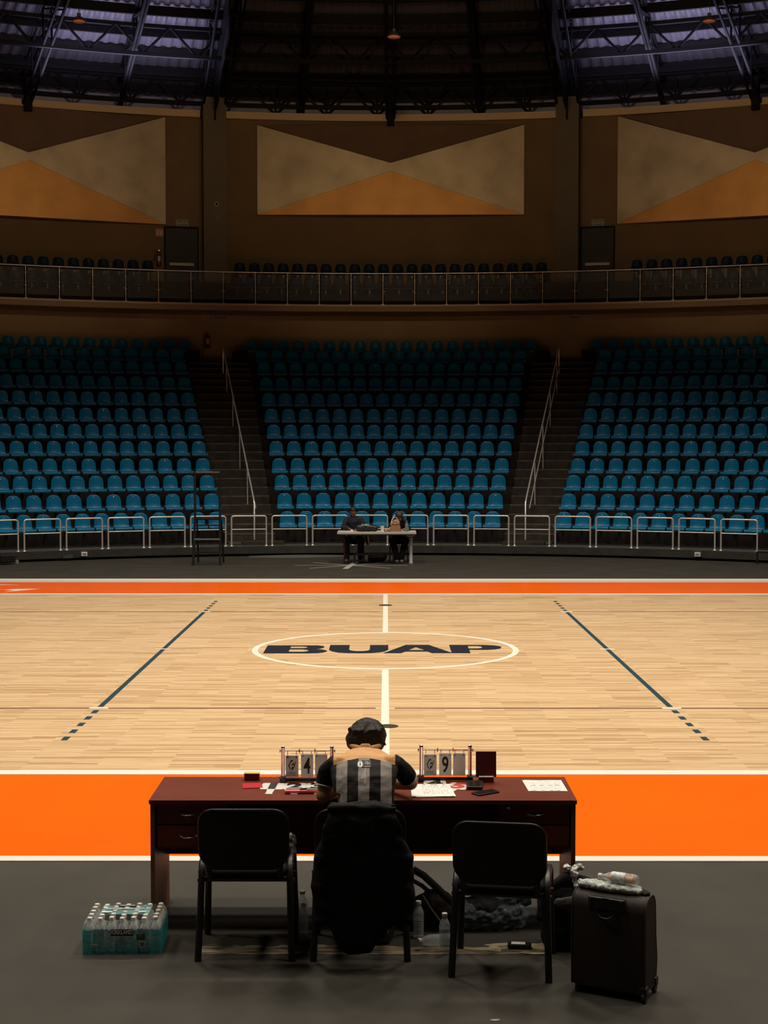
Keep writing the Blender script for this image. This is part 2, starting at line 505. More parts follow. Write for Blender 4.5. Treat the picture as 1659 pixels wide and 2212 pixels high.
# ------------------------------------------------------------------ relief panels
M_panel = mat('khaki_panel', (0.50, 0.40, 0.25), 0.45, metal=0.35, var=0.22, vscale=0.9, bump=0.35, bscale=1.6)
M_panel_o = mat('amber_panel', (0.62, 0.30, 0.07), 0.45, metal=0.35, var=0.15, vscale=0.9, bump=0.3, bscale=1.6)
M_panel_d = mat('brown_panel', (0.15, 0.09, 0.05), 0.8, var=0.15, vscale=1.0)
def relief(a, zt, zb, hw, zc1, zc2, label):
    t = thing('wall_panel', label, 'wall panel', pol(a, 33.55), -R_(a), 'bow tie wall panels')
    def to(x, z, d):      # local: d depth along +y
        return (x, d, z)
    def piece(name, poly, mt, d0, lab=None):
        m = MB()
        m.prism(poly, d0, 0.28, to=lambda x, y, z: (x, z, y))
        o = m.build(name, mt, t)
        if lab: o['label'] = lab
    piece('triangle_panel', [(-hw, zt), (0, zc1), (0, zc2), (-hw, zb)], M_panel, -0.06, 'khaki side triangle')
    piece('triangle_panel', [(hw, zt), (0, zc1), (0, zc2), (hw, zb)], M_panel, -0.06, 'khaki side triangle')
    piece('triangle_panel', [(-hw, zb), (0, zc2), (hw, zb)], M_panel_o, -0.02, 'amber bottom triangle')
    piece('triangle_panel', [(-hw + 0.15, zt), (0, zc1), (hw - 0.15, zt)], M_panel_d, 0.06, 'dark brown top triangle')
    return t
relief(0.30, 14.23, 11.05, 4.78, 12.88, 12.60, 'khaki and amber bow tie wall panel between the two pillars')
relief(-21.43, 14.38, 10.62, 4.76, 12.80, 12.55, 'khaki and amber bow tie wall panel beyond the left pillar, cut by the frame')
relief(22.12, 14.38, 10.62, 4.76, 12.76, 12.52, 'khaki and amber bow tie wall panel beyond the right pillar, cut by the frame')

# ------------------------------------------------------------------ roof
M_deck = bpy.data.materials.new('corrugated_roof_deck')
M_deck.use_nodes = True
_nt = M_deck.node_tree; _b = _nt.nodes['Principled BSDF']
_b.inputs['Base Color'].default_value = (0.13, 0.125, 0.145, 1); _b.inputs['Metallic'].default_value = 0.2; _b.inputs['Roughness'].default_value = 0.45
M_truss = mat('black_roof_steel', (0.006, 0.006, 0.0065), 0.7, spec=0.2)
def roof_z(R): return 15.35 + (36 - R) * 0.17
# corrugated deck built bay by bay as real ribs
def deck(a0, a1, name_lab):
    n = int((a1 - a0) / 0.16)
    m = MB(); rings = []
    for i in range(n + 1):
        a = a0 + (a1 - a0) * i / n
        dz = 0.05 if (i // 2) % 2 else 0.0
        ring = []
        for R in (36, 33, 30, 27, 24, 20, 12, 2):
            p = pol(a, R, roof_z(R) + dz); ring.append(p)
        rings.append(ring)
    m.loft(rings, cap=False, closed_ring=False)
    o = m.build('ceiling', M_deck)
    struct(o, name_lab)
deck(OFF - 44, OFF + 44, 'corrugated metal roof deck')
# skylight-height wall strip behind the eave
m = MB(); m.ring(-44, 44, [(35.4, 14.4), (35.4, 15.6), (35.5, 15.6), (35.5, 14.4)]); struct(m.build('wall_eave', mat('eave_sheet', (0.25, 0.24, 0.27), 0.5, metal=0.4)))
# ring purlins
m = MB()
for R in (22, 23.6, 25.2, 26.8, 28.3, 29.8, 31.3, 32.8, 34.2):
    z = roof_z(R) - 0.22
    m.ring(-42, 42, [(R - 0.05, z - 0.12), (R - 0.05, z + 0.18), (R + 0.05, z + 0.18), (R + 0.05, z - 0.12)], seg=2.2)
struct(m.build('ceiling_purlins', M_truss), 'dark ring purlins under the roof deck')
# ring truss above the wall
m = MB()
zt, zb = 15.62, 14.78
for z in (zt, zb):
    m.ring(-42, 42, [(33.2, z - 0.07), (33.2, z + 0.07), (33.35, z + 0.07), (33.35, z - 0.07)], seg=2.2)
a = -41.0
k = 0
while a < 41:
    p0 = pol(a, 33.27, zb if k % 2 else zt); p1 = pol(a + 1.5, 33.27, zt if k % 2 else zb)
    m.tube([p0, p1], 0.055, 6)
    if k % 2: m.tube([pol(a, 33.27, zb), pol(a, 33.27, zt)], 0.04, 6)
    a += 1.5; k += 1
struct(m.build('ceiling_ring_truss', M_truss), 'dark lattice truss ring above the upper wall')
m = MB()
for R, zt, zb in ((29.0, 16.2, 15.3),):
    for z in (zt, zb):
        m.ring(-42, 42, [(R, z - 0.06), (R, z + 0.06), (R + 0.12, z + 0.06), (R + 0.12, z - 0.06)], seg=2.2)
    a = -41.0; k = 0
    while a < 41:
        m.tube([pol(a, R + .06, zb if k % 2 else zt), pol(a + 1.7, R + .06, zt if k % 2 else zb)], 0.045, 6)
        a += 1.7; k += 1
struct(m.build('ceiling_inner_truss', M_truss), 'dark inner lattice truss ring under the roof')
# radial main trusses
for a in (0.3, -21.43, 22.12, -5.1, 5.7, -10.5, 11.14, -16.0, 16.7):
    main = a in (0.3, -21.43, 22.12)
    big = a in (-10.5, 11.14)
    m = MB()
    wd = 0.26 if main else (0.75 if big else 0.10)
    rot = Matrix.Rotation(-R_(a), 3, 'Z')
    pts_t = [(r, roof_z(r) - 0.12) for r in (34.0, 31.5, 29, 26.5, 24, 21.5, 19)]
    dd = 1.1 if (main or big) else 0.9
    for (r0, z0), (r1, z1) in zip(pts_t[:-1], pts_t[1:]):
        for dz in (0, -dd):
            for sx in (-1, 1):
                s0 = Vector((sx * wd / 2, 0, 0)); s0.rotate(Matrix.Rotation(-R_(a), 3, 'Z'))
                m.tube([pol(a, r0, z0 + dz) + s0, pol(a, r1, z1 + dz) + s0], 0.05, 6)
        for sx in (-1, 1):
            s0 = Vector((sx * wd / 2, 0, 0)); s0.rotate(Matrix.Rotation(-R_(a), 3, 'Z'))
            m.tube([pol(a, r0, z0) + s0, pol(a, r1, z1 - dd) + s0], 0.035, 6)
            m.tube([pol(a, r1, z1) + s0, pol(a, r1, z1 - dd) + s0], 0.035, 6)
    if big:
        for r0 in (33.2, 31.6, 30.0, 28.4, 26.8):
            c = pol(a, r0); m.box((c.x, c.y, roof_z(r0) - 0.85), (0.05, 1.62, 1.75), rot=rot)  # added solid plates, keeping side-bay light out of the middle bay
    if main:
        c = pol(a, 33.45); m.box((c.x, c.y, 14.75), (0.26, 0.25, 1.1), rot=rot)
    struct(m.build('ceiling_truss', M_truss), 'dark radial roof truss')
# ================================================================== STADIUM SEATS
def shell_section(path, widths, curve, n=9):
    """path [(y,z)], widths half, curve = side upturn; returns open grid rows"""
    rows = []
    for (y, z), wd, cu in zip(path, widths, curve):
        row = []
        for j in range(n):
            u = -1 + 2 * j / (n - 1)
            row.append(Vector((wd * u, y - cu[0] * u * u, z + cu[1] * u * u)))
        rows.append(row)
    return rows
def thick_grid(mb, rows, t, mi=0):
    k, n = len(rows), len(rows[0])
    top = [p for r in rows for p in r]
    nor = []
    for i in range(k):
        for j in range(n):
            a = rows[min(i + 1, k - 1)][j] - rows[max(i - 1, 0)][j]
            b = rows[i][min(j + 1, n - 1)] - rows[i][max(j - 1, 0)]
            nn = a.cross(b)
            nor.append(nn.normalized() if nn.length > 1e-9 else Vector((0, 0, 1)))
    bot = [p - q * t for p, q in zip(top, nor)]
    N = k * n
    fs = []
    for i in range(k - 1):
        for j in range(n - 1):
            a = i * n + j
            fs.append((a, a + 1, a + n + 1, a + n))
            fs.append((N + a, N + a + n, N + a + n + 1, N + a + 1))
    for i in range(k - 1):
        fs.append((i * n, (i + 1) * n, N + (i + 1) * n, N + i * n))
        fs.append((i * n + n - 1, N + i * n + n - 1, N + (i + 1) * n + n - 1, (i + 1) * n + n - 1))
    for j in range(n - 1):
        fs.append((j, N + j, N + j + 1, j + 1))
        b = (k - 1) * n
        fs.append((b + j, b + j + 1, N + b + j + 1, N + b + j))
    mb.add(top + bot, fs, mi)

def pan_mb():
    m = MB()
    path = [(-0.215, -0.045), (-0.225, -0.02), (-0.215, 0.005), (-0.18, 0.018), (-0.10, 0.005), (0.0, -0.008), (0.08, -0.006), (0.13, 0.010)]
    wd = [0.205, 0.215, 0.222, 0.225, 0.223, 0.220, 0.212, 0.205]
    cu = [(-0.02, 0.0), (-0.025, 0.0), (-0.025, 0.004), (-0.02, 0.010), (0, 0.018), (0, 0.022), (0, 0.024), (0, 0.02)]
    thick_grid(m, shell_section(path, wd, cu), 0.008)
    return m
def back_mb():
    m = MB()
    path = [(0.125, 0.008), (0.155, 0.035), (0.175, 0.08), (0.19, 0.155), (0.202, 0.23), (0.212, 0.288), (0.219, 0.328), (0.224, 0.353), (0.232, 0.369), (0.245, 0.364)]
    wd = [0.205, 0.200, 0.195, 0.191, 0.185, 0.175, 0.156, 0.128, 0.10, 0.095]
    cu = [(0.0, 0.02), (0.02, 0.0), (0.035, 0), (0.04, 0), (0.04, 0), (0.035, -0.006), (0.03, -0.012), (0.02, -0.016), (0.015, -0.014), (0.015, -0.014)]
    thick_grid(m, shell_section(path, wd, cu), -0.008)
    m.lathe([(0.010, 0), (0.010, 0.006), (0.005, 0.009)], 8, (0, 0.196, 0.30), 1, Matrix.Rotation(R_(80), 3, 'X'))
    return m
def bracket_mb(h=0.42):
    m = MB()
    m.bbox((-0.15, -0.06, -h), (0.15, 0.02, -h + 0.02))
    m.bbox((-0.03, -0.05, -h), (0.03, 0.01, -0.02))
    m.bbox((-0.17, -0.10, -0.05), (0.17, 0.10, -0.02))
    return m
ORD = ['', 'first', 'second', 'third', 'fourth', 'fifth', 'sixth', 'seventh', 'eighth', 'ninth', 'tenth', 'eleventh', 'twelfth', 'thirteenth', 'fourteenth', 'fifteenth', 'sixteenth', 'seventeenth', 'eighteenth', 'nineteenth']
CNT = [12, 12, 13, 13, 14, 15, 15, 16, 17, 17, 18, 19]
HALF = [8.2, 8.2, 8.22, 8.25, 8.28, 8.3, 8.32, 8.35, 8.38, 8.4, 8.42, 8.95]
spots = []
for r in range(12):
    R = 18.6 + r
    n = CNT[r]
    for k in range(n):
        a = OFF - HALF[r] + 2 * HALF[r] * k / (n - 1)
        spots.append((R, a, SEATZ[r], 'blue plastic stadium seat, centre block, %s row up, %s from the left aisle' % (ORD[r + 1], ORD[k + 1]), r, 'centre'))
    da = 2 * HALF[r] / (n - 1) * 1.0
    inner = 13.85 if r < 11 else 13.2
    for sg, nm in ((-1, 'left'), (1, 'right')):
        k = 0
        while True:
            a = OFF + sg * (inner + da * k)
            P = pol(a, R)
            px = 829.5 + 3187 * P.x / (P.y + 19.85)
            if px < -70 or px > 1730: break
            inside = -18 < px < 1677
            spots.append((R, a, SEATZ[r], 'blue plastic stadium seat, %s block, %s row up, %s seat from the stairs' % (nm, ORD[r + 1], ORD[k + 1]) if inside else None, r, nm))
            k += 1
solo = sorted([s_ for s_ in spots if s_[3]], key=lambda s_: (s_[4], s_[0]))[:300]
solo_set = set(id(s_) for s_ in solo)
proto = None
for (R, a, z, lab, r, blk) in solo:
    P = pol(a, R, z)
    grp = 'blue seats in the %s block' % blk
    if proto is None:
        proto = thing('stadium_seat', lab, 'seat', P, -R_(a), grp)
        KIDS['proto'] = [pan_mb().build('seat_pan', M_seat, proto, smooth=50), back_mb().build('backrest', [M_seat, M_chrome], proto, smooth=50), bracket_mb().build('mounting_bracket', M_black, proto)]
    else:
        o = proto.copy(); COL.objects.link(o)
        o.location = P; o.rotation_euler = (0, 0, -R_(a)); o['label'] = lab; o['group'] = grp
        for ch in KIDS['proto']:
            c = ch.copy(); COL.objects.link(c); c.parent = o
# the remaining, smaller seats (top rows and balcony)
rest = [(s_[0], s_[1], s_[2], 0.42) for s_ in spots if id(s_) not in solo_set]
for R, z, h, ranges, ph in ((31.4, 8.20, 0.25, ((-9.3, 9.6), (15.9, 29), (-29, -15.4)), 0.0), (32.65, 8.84, 0.44, ((-9.0, 9.7), (15.4, 29), (-29, -14.6)), 0.0)):
    da = math.degrees(0.505 / R)
    for a0, a1 in ranges:
        if a0 < -15:
            a = a1
            while a > a0: rest.append((R, a, z, h)); a -= da
        else:
            a = a0
            while a <= a1: rest.append((R, a, z, h)); a += da
big = MB()
pm, bk = pan_mb(), back_mb()
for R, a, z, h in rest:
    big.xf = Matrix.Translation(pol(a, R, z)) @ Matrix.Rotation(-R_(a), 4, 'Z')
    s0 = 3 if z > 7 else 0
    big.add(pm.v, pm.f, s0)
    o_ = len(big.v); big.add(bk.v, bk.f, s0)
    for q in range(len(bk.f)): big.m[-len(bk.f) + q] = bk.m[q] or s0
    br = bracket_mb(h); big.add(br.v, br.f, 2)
big.xf = Matrix.Identity(4)
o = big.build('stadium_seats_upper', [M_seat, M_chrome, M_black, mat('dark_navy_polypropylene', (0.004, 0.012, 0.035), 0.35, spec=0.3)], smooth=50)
tag(o, 'dim blue stadium seats filling the top rows and the balcony', 'seats', kind='stuff')

# ================================================================== BARRIER, HANDRAILS, BALUSTRADE
M_galv = mat('satin_steel_pipe', (0.80, 0.77, 0.72), 0.30, metal=0.55)
def hoop_pts(w_, h_, rc, z0=0.0):
    pts = [(-w_, 0, z0), (-w_, 0, h_ - rc)]
    for i in range(1, 5):
        q = PI - i * PI / 8
        pts.append((-w_ + rc + rc * math.cos(q), 0, h_ - rc + rc * math.sin(q)))
    for i in range(0, 5):
        q = PI / 2 - i * PI / 8
        pts.append((w_ - rc + rc * math.cos(q), 0, h_ - rc + rc * math.sin(q)))
    pts.append((w_, 0, z0))
    return pts
PLACES = {}
names_ = ['standing left of the umpire stand'] 
proto_r = None
nb = 0
for k in range(-10, 9):
    a = 0.4 + 3.36 * (k + 0.5)
    P = pol(a, 17.36, 0.25)
    nb += 1
    i_left = k + 10
    if -4 <= k <= 4:
        where = {0: 'directly right of the white table centre', -1: 'behind the seated woman at white table'}.get(k, None)
    px = 829.5 + 3187 * P.x / (P.y + 19.85)
    if px < -80 or px > 1740: continue
    lab = 'steel pipe barrier hoop, %s along the curved row counted from the left' % ORD[i_left + 1 - (0)]
    if proto_r is None:
        proto_r = thing('barrier_hoop', lab, 'barrier', P, -R_(a), 'steel barrier hoops in front of the stands')
        m = MB(); m.tube(hoop_pts(0.435, 0.755, 0.06), 0.021, 10); KIDS['rail'] = [m.build('hoop_frame', M_galv, proto_r, smooth=50)]
        m = MB(); m.tube([(-0.435, 0, 0.42), (0.435, 0, 0.42)], 0.014, 8); KIDS['rail'].append(m.build('middle_rail', M_galv, proto_r, smooth=50))
        for sx in (-1, 1):
            m = MB(); m.lathe([(0.055, 0), (0.055, 0.008), (0.03, 0.012), (0.022, 0.03)], 14, (sx * 0.435, 0, 0))
            KIDS['rail'].append(m.build('foot_flange', M_galv, proto_r, smooth=40))
    else:
        o = proto_r.copy(); COL.objects.link(o); o.location = P; o.rotation_euler = (0, 0, -R_(a)); o['label'] = lab
        for ch in KIDS['rail']:
            c = ch.copy(); COL.objects.link(c); c.parent = o
# stair handrails
for a, s_ in ((-10.66, 'left'), (11.35, 'right')):
    t = thing('stair_handrail', 'sloping steel double handrail in the middle of the %s stairway' % s_, 'handrail', pol(a, 18.15, 0.0))
    base = pol(a, 18.15, 0)
    def L(r, z, off=0.0):
        s0 = Vector((off, 0, 0)); s0.rotate(Matrix.Rotation(-R_(a), 3, 'Z'))
        return pol(a, r, z) + s0 - base
    rail = [(18.15, 0.36), (18.15, 1.30), (18.35, 1.42)]
    rail += [(18.35 + 0.25 * i, 1.42 + 0.25 * i * 0.452) for i in range(1, 40)]
    rail += [(28.25, 5.9), (28.3, 5.8), (28.3, 5.08)]
    m = MB(); m.tube([L(r, z, -0.0) for r, z in rail], 0.022, 8); m.build('top_rail', M_galv, t, smooth=50)
    rail2 = [(18.45, 1.15)] + [(18.45 + 0.25 * i, 1.15 + 0.25 * i * 0.452) for i in range(1, 39)]
    m = MB(); m.tube([L(r, z, 0.07) for r, z in rail2], 0.016, 8); m.build('lower_rail', M_galv, t, smooth=50)
    for r in (20.3, 22.6, 24.9, 27.2):
        zf = TREAD[int(r - 18.25)]
        zt = 1.42 + (r - 18.35) * 0.452
        m = MB(); m.tube([L(r, zf, 0.03), L(r, zt, 0.02)], 0.018, 8); m.build('post', M_galv, t, smooth=50)
# balcony balustrade
t = thing('glass_balustrade', 'curved glass balustrade with thin steel posts along the balcony edge', 'balustrade', (0, 29.6, 7.45))
off = Vector((0, 29.6, 7.45))
m = MB()
m.xf = Matrix.Translation(-off)
m.tube([pol(-30 + i * 1.0, 29.6, 8.49) for i in range(61)], 0.024, 8)
m.build('top_rail', mat('dim_steel_rail', (0.55, 0.52, 0.52), 0.3, metal=0.9), t, smooth=50)
M_post = mat('steel_post', (0.75, 0.62, 0.52), 0.35, metal=0.6)
M_glass = mat('balcony_glass', (0.75, 0.8, 0.78), 0.05, alpha=0.05, spec=0.4)
ang = [-8.38 + 2.051 * k for k in range(-10, 19)]
post_me = None
for a in ang:
    if post_me is None:
        m = MB(); m.tube([(0, 0, 0), (0, 0, 1.04)], 0.016, 8); m.box((0, 0, 0.01), (0.09, 0.09, 0.02))
        po = m.build('post', M_post, t, smooth=50); post_me = po.data
        m = MB()
        for z in (0.40, 0.80):
            for sx in (-1, 1):
                m.lathe([(0.0, -0.05), (0.028, -0.04), (0.028, 0.04), (0.0, 0.05)], 8, (sx * 0.055, 0, z), 0, Matrix.Rotation(PI / 2, 3, 'Y'))
            m.box((0, 0, z), (0.05, 0.012, 0.012))
            if z > 0.6: m.box((0, 0, 0.6), (0.012, 0.012, 0.4))
        cl = m.build('glass_clamp', M_chrome, po, smooth=40); clamp_me = cl.data
    else:
        po = bpy.data.objects.new('post', post_me); COL.objects.link(po); po.parent = t
        cl = bpy.data.objects.new('glass_clamp', clamp_me); COL.objects.link(cl); cl.parent = po
    po.location = pol(a, 29.6, 7.45) - off; po.rotation_euler = (0, 0, -R_(a))
for a in ang[:-1]:
    p0 = pol(a + 0.09, 29.6, 0); p1 = pol(a + 2.051 - 0.09, 29.6, 0)
    c = (p0 + p1) / 2; wd = (p1 - p0).length
    m = MB(); m.box((0, 0, 0.56), (wd, 0.01, 0.86))
    g = m.build('glass_pane', M_glass, t); g.location = c - Vector((0, 29.6, 0)); g.rotation_euler = (0, 0, -R_(a + 1.025))
# ================================================================== DESK AND WHAT STANDS ON IT
M_mahog = mat('mahogany_laminate', (0.15, 0.026, 0.010), 0.42, spec=0.25, var=0.18, vscale=3)
M_mahog_bounce = mat('mahogany_floor_bounce', (0.17, 0.070, 0.024), 0.45, spec=0.15)  # side panels: reflected light of the orange floor mixed into the colour
M_darkred = mat('dark_red_card', (0.075, 0.004, 0.006), 0.5)
M_red = mat('red_folder', (0.50, 0.012, 0.02), 0.4)
M_blackp = mat('black_plastic', (0.014, 0.014, 0.014), 0.35, spec=0.5)
M_num = mat('black_ink', (0.01, 0.01, 0.01), 0.5)
M_rednum = mat('red_ink', (0.55, 0.05, 0.02), 0.5)
DX = -0.1235
desk = thing('office_desk', 'long mahogany laminate desk with drawers at the orange court border', 'desk', (DX, -11.265, 0))
def dpart(name, mb, mt, parent=desk, **k): return mb.build(name, mt, parent, **k)
m = MB(); m.bbox((-1.2155, -0.295, 0.725), (1.2155, 0.295, 0.75)); dpart('desk_top', m, M_mahog, bevel=0.003)
for sx in (-1, 1):
    m = MB(); m.bbox((sx * 1.21 - sx * 0.0, -0.275, 0.0), (sx * 1.185, 0.28, 0.725)); dpart('side_panel', m, M_mahog_bounce)
m = MB(); m.bbox((-1.185, 0.245, 0.29), (1.185, 0.265, 0.725)); dpart('modesty_panel', m, M_mahog)
for sx in (-1, 1):
    m = MB(); m.bbox((sx * 1.183, -0.235, 0.455), (sx * 0.77, 0.24, 0.724)); dpart('drawer_pedestal', m, M_mahog)
for sx, zs in ((-1, (0.665, 0.535)), (1, (0.665, 0.535))):
    for z in zs:
        m = MB(); m.bbox((sx * 1.178, -0.255, z - 0.06), (sx * 0.775, -0.236, z + 0.058)); dr = dpart('drawer', m, M_mahog, bevel=0.002)
        if sx == 1 and z < 0.6: pass
        cx = sx * 0.98 if sx > 0 else -0.995
        m = MB(); m.tube([(cx + 0.05 * math.cos(q), -0.256 - 0.022 * math.sin(q), z + 0.006 - 0.014 * math.sin(q)) for q in [PI * i / 14 for i in range(15)]], 0.0038, 8)
        h = m.build('handle', M_chrome, dr, smooth=50)
m = MB(); m.lathe([(0.009, 0), (0.009, 0.006), (0.004, 0.008)], 12, (0.828, -0.255, 0.698), 0, Matrix.Rotation(PI / 2, 3, 'X')); dpart('lock', m, M_chrome)

TZ = 0.7505
def rounded(w_, h_, r, n=4, cx=0, cy=0):
    pts = []
    for (sx, sy, q0) in ((1, 1, 0), (-1, 1, PI / 2), (-1, -1, PI), (1, -1, 1.5 * PI)):
        for i in range(n + 1):
            q = q0 + i * PI / 2 / n
            pts.append((cx + sx * (w_ / 2 - r) + r * math.cos(q), cy + sy * (h_ / 2 - r) + r * math.sin(q)))
    return pts
# flip number stands
def flip_stand(x, y, digit, label, rz=0.0):
    t = thing('flip_number_stand', label, 'scoreboard', (x, y, TZ), rz, 'flip number stands on the desk')
    for sx in (-1, 1):
        m = MB(); m.lathe([(0.0115, 0.03), (0.0115, 0.205), (0.013, 0.207), (0.012, 0.215), (0.006, 0.219), (0, 0.22)], 14, (sx * 0.146, 0, 0))
        m.build('post', M_chrome, t, smooth=40)
        m = MB(); m.bbox((sx * 0.146 - 0.017, -0.035, 0), (sx * 0.146 + 0.017, 0.035, 0.032))
        b = m.build('base_block', M_blackp, t, bevel=0.003)
        m = MB(); m.tube([(sx * 0.163, -0.01, 0.03), (sx * 0.182, -0.01, 0.03)], 0.004, 8); m.tube([(sx * 0.178, -0.022, 0.024), (sx * 0.178, 0.002, 0.036)], 0.003, 6)
        m.build('wing_screw', M_chrome, b, smooth=40)
    m = MB(); m.bbox((-0.13, -0.008, 0.005), (0.13, 0.008, 0.022)); m.build('base_bar', M_blackp, t)
    m = MB(); m.tube([(-0.165, 0, 0.186), (0.165, 0, 0.186)], 0.003, 8)
    for cx in (-0.048, 0.045): m.tube([(cx, 0, 0.176), (cx, 0, 0.199)], 0.0035, 8)
    for sx in (-1, 1): m.tube([(sx * 0.163, -0.008, 0.180), (sx * 0.163, 0.008, 0.192)], 0.003, 6)
    m.build('hanging_rod', M_chrome, t, smooth=40)
    for cx, ww, kind_ in ((-0.092, 0.076, 'logo'), (-0.002, 0.073, 'digit'), (0.082, 0.073, 'blank')):
        z1 = 0.160 if kind_ == 'logo' else 0.168
        z0 = 0.032
        m = MB(); m.prism(rounded(ww, z1 - z0, 0.003, 2, cx, (z1 + z0) / 2), -0.004, 0.006, to=lambda a, b, c: (a, c, b))
        cd = m.build('number_card', mat('card_stock', (0.88, 0.86, 0.80), 0.5) if kind_ != 'logo' else mat('card_stock_grey', (0.68, 0.62, 0.57), 0.5), t)
        for sx in (-1, 1):
            m = MB()
            pts = [(cx + sx * 0.026, 0.014 * math.cos(q), 0.171 + 0.017 * math.sin(q)) for q in [2 * PI * i / 14 for i in range(14)]]
            m.tube(pts, 0.0016, 6, closed=True)
            m.lathe([(0.0055, 0), (0.0055, 0.002)], 10, (cx + sx * 0.026, -0.004, z1 - 0.010), 0, Matrix.Rotation(PI / 2, 3, 'X'))
            m.build('card_ring', M_chrome, cd, smooth=50)
        F = Matrix.Translation((cx, -0.0046, 0)) @ Matrix.Rotation(PI / 2, 4, 'X')
        if kind_ == 'digit':
            text_mesh(digit, 0.135, M_num, 'digit', cd, Matrix.Translation((cx, -0.0046, 0.094)) @ Matrix.Rotation(PI / 2, 4, 'X'), sx=0.62, bold=0.0022)
        if kind_ == 'logo':
            m = MB()
            def P_(poly): m.prism([(cx + a, b) for a, b in poly], -0.0052, -0.0041, to=lambda a, b, c: (a, c, b))
            P_([(-0.006, 0.132), (-0.022, 0.100), (-0.012, 0.075), (-0.008, 0.079), (-0.016, 0.100), (-0.002, 0.128)])
            P_([(-0.006, 0.132), (0.006, 0.132), (0.004, 0.124), (-0.006, 0.124)])
            P_([(-0.006, 0.066), (0.0, 0.090), (0.018, 0.096), (0.008, 0.080)])
            P_([(0.0, 0.106), (0.010, 0.118), (0.014, 0.104), (0.022, 0.128), (0.024, 0.122), (0.016, 0.096), (0.006, 0.104), (-0.002, 0.094)])
            m.build('emblem', M_num, cd)
            m = MB()
            for z_, w_ in ((0.057, 0.05), (0.051, 0.036), (0.042, 0.058)):
                xx = -w_ / 2
                while xx < w_ / 2:
                    l_ = random.uniform(0.004, 0.009); m.bbox((cx + xx, -0.0048, z_), (cx + min(xx + l_, w_ / 2), -0.0041, z_ + 0.0028)); xx += l_ + 0.002
            m.build('small_print', M_num, cd)
    return t
flip_stand(-0.4615, -11.11, '4', 'chrome flip number stand showing 4, beside the official in the striped shirt')
flip_stand(0.3650, -11.08, '9', 'chrome flip number stand showing 9, next to the upright dark red card')
# upright dark red card in its holder
t = thing('card_holder', 'wooden holder with an upright dark red card beside the flip stand showing 9', 'sign holder', (0.606, -11.10, TZ))
m = MB(); m.bbox((-0.045, -0.028, 0), (0.045, 0.028, 0.030)); m.build('base', M_mahog, t, bevel=0.002)
m = MB(); m.bbox((-0.044, -0.029, 0.031), (0.044, -0.006, 0.036)); m.build('paper_edge', M_paper, t)
m = MB(); m.box((0, 0.0, 0.105), (0.122, 0.006, 0.152), rot=Matrix.Rotation(R_(-5), 3, 'X')); m.build('red_card', M_darkred, t)
t = thing('card_holder', 'low wooden holder block with a bright top edge behind the red folder', 'sign holder', (-0.798, -11.05, TZ))
m = MB(); m.bbox((-0.045, -0.028, 0), (0.045, 0.020, 0.040)); m.build('base', M_mahog, t, bevel=0.002)
m = MB(); m.bbox((-0.047, -0.030, 0.0405), (0.047, 0.022, 0.045)); m.build('top_card', mat('cream_card', (0.85, 0.50, 0.22), 0.5), t)
# red folder
m = MB(); m.prism([(-0.85, -11.165), (-0.735, -11.15), (-0.715, -11.27), (-0.83, -11.29)], TZ, TZ + 0.004)
tag(m.build('red_folder', M_red), 'flat bright red folder lying beside the number 1 paddle', 'folder')
# number paddles
def paddle(x, y, txt, mt, label, rz=0.0, z=TZ):
    t = thing('number_paddle', label, 'number paddle', (x, y, z), rz, 'white number paddles on the desk')
    out = rounded(0.134, 0.160, 0.016)
    m = MB(); m.prism(out, 0, 0.003); m.build('blade', M_white_pl, t)
    m = MB(); m.prism([(-0.022, -0.078), (0.022, -0.078), (0.018, -0.180), (-0.018, -0.180)], 0, 0.003); m.prism(rounded(0.044, 0.03, 0.012, 4, 0, -0.18), 0, 0.0029); m.build('grip', M_white_pl, t)
    text_mesh(txt, 0.185, mt, 'numeral', t, Matrix.Translation((0, 0.0, 0.0035)), sx=0.95, bold=0.010 if txt != '1' else 0.014)
    return t
paddle(-0.660, -11.232, '1', M_num, 'white paddle with black numeral 1, next to the red folder', R_(-3))
paddle(-0.530, -11.235, '2', M_num, 'white paddle with black numeral 2, between paddles 1 and 3', R_(2), TZ + 0.0005)
paddle(-0.395, -11.232, '3', M_num, 'white paddle with black numeral 3, partly behind the left arm', R_(3))
paddle(0.300, -11.165, '4', M_num, 'white paddle with a black numeral, mostly covered by the score sheets', R_(2))
paddle(0.435, -11.225, '5', M_rednum, 'white paddle with red numeral 5, poking out from the score sheets', R_(-22))
# pencil case
t = thing('pencil_case', 'slim pink pencil case with pens on it at the desk front edge', 'pencil case', (-0.470, -11.392, TZ + 0.0045), R_(3))
m = MB(); m.prism(rounded(0.22, 0.048, 0.018), 0, 0.016); m.build('case', mat('pink_fabric', (0.75, 0.20, 0.22), 0.6), t, bevel=0.004)
m = MB(); m.tube([(-0.10, 0.006, 0.021), (0.02, 0.012, 0.021)], 0.004, 8); m.build('pen', M_white_pl, t, smooth=50)
m = MB(); m.tube([(-0.02, -0.008, 0.021), (0.10, 0.008, 0.022)], 0.005, 8); m.build('pen', M_blackp, t, smooth=50)
m = MB(); m.tube([(0.02, -0.016, 0.02), (0.10, -0.012, 0.02)], 0.004, 8); m.build('pen', M_white_pl, t, smooth=50)
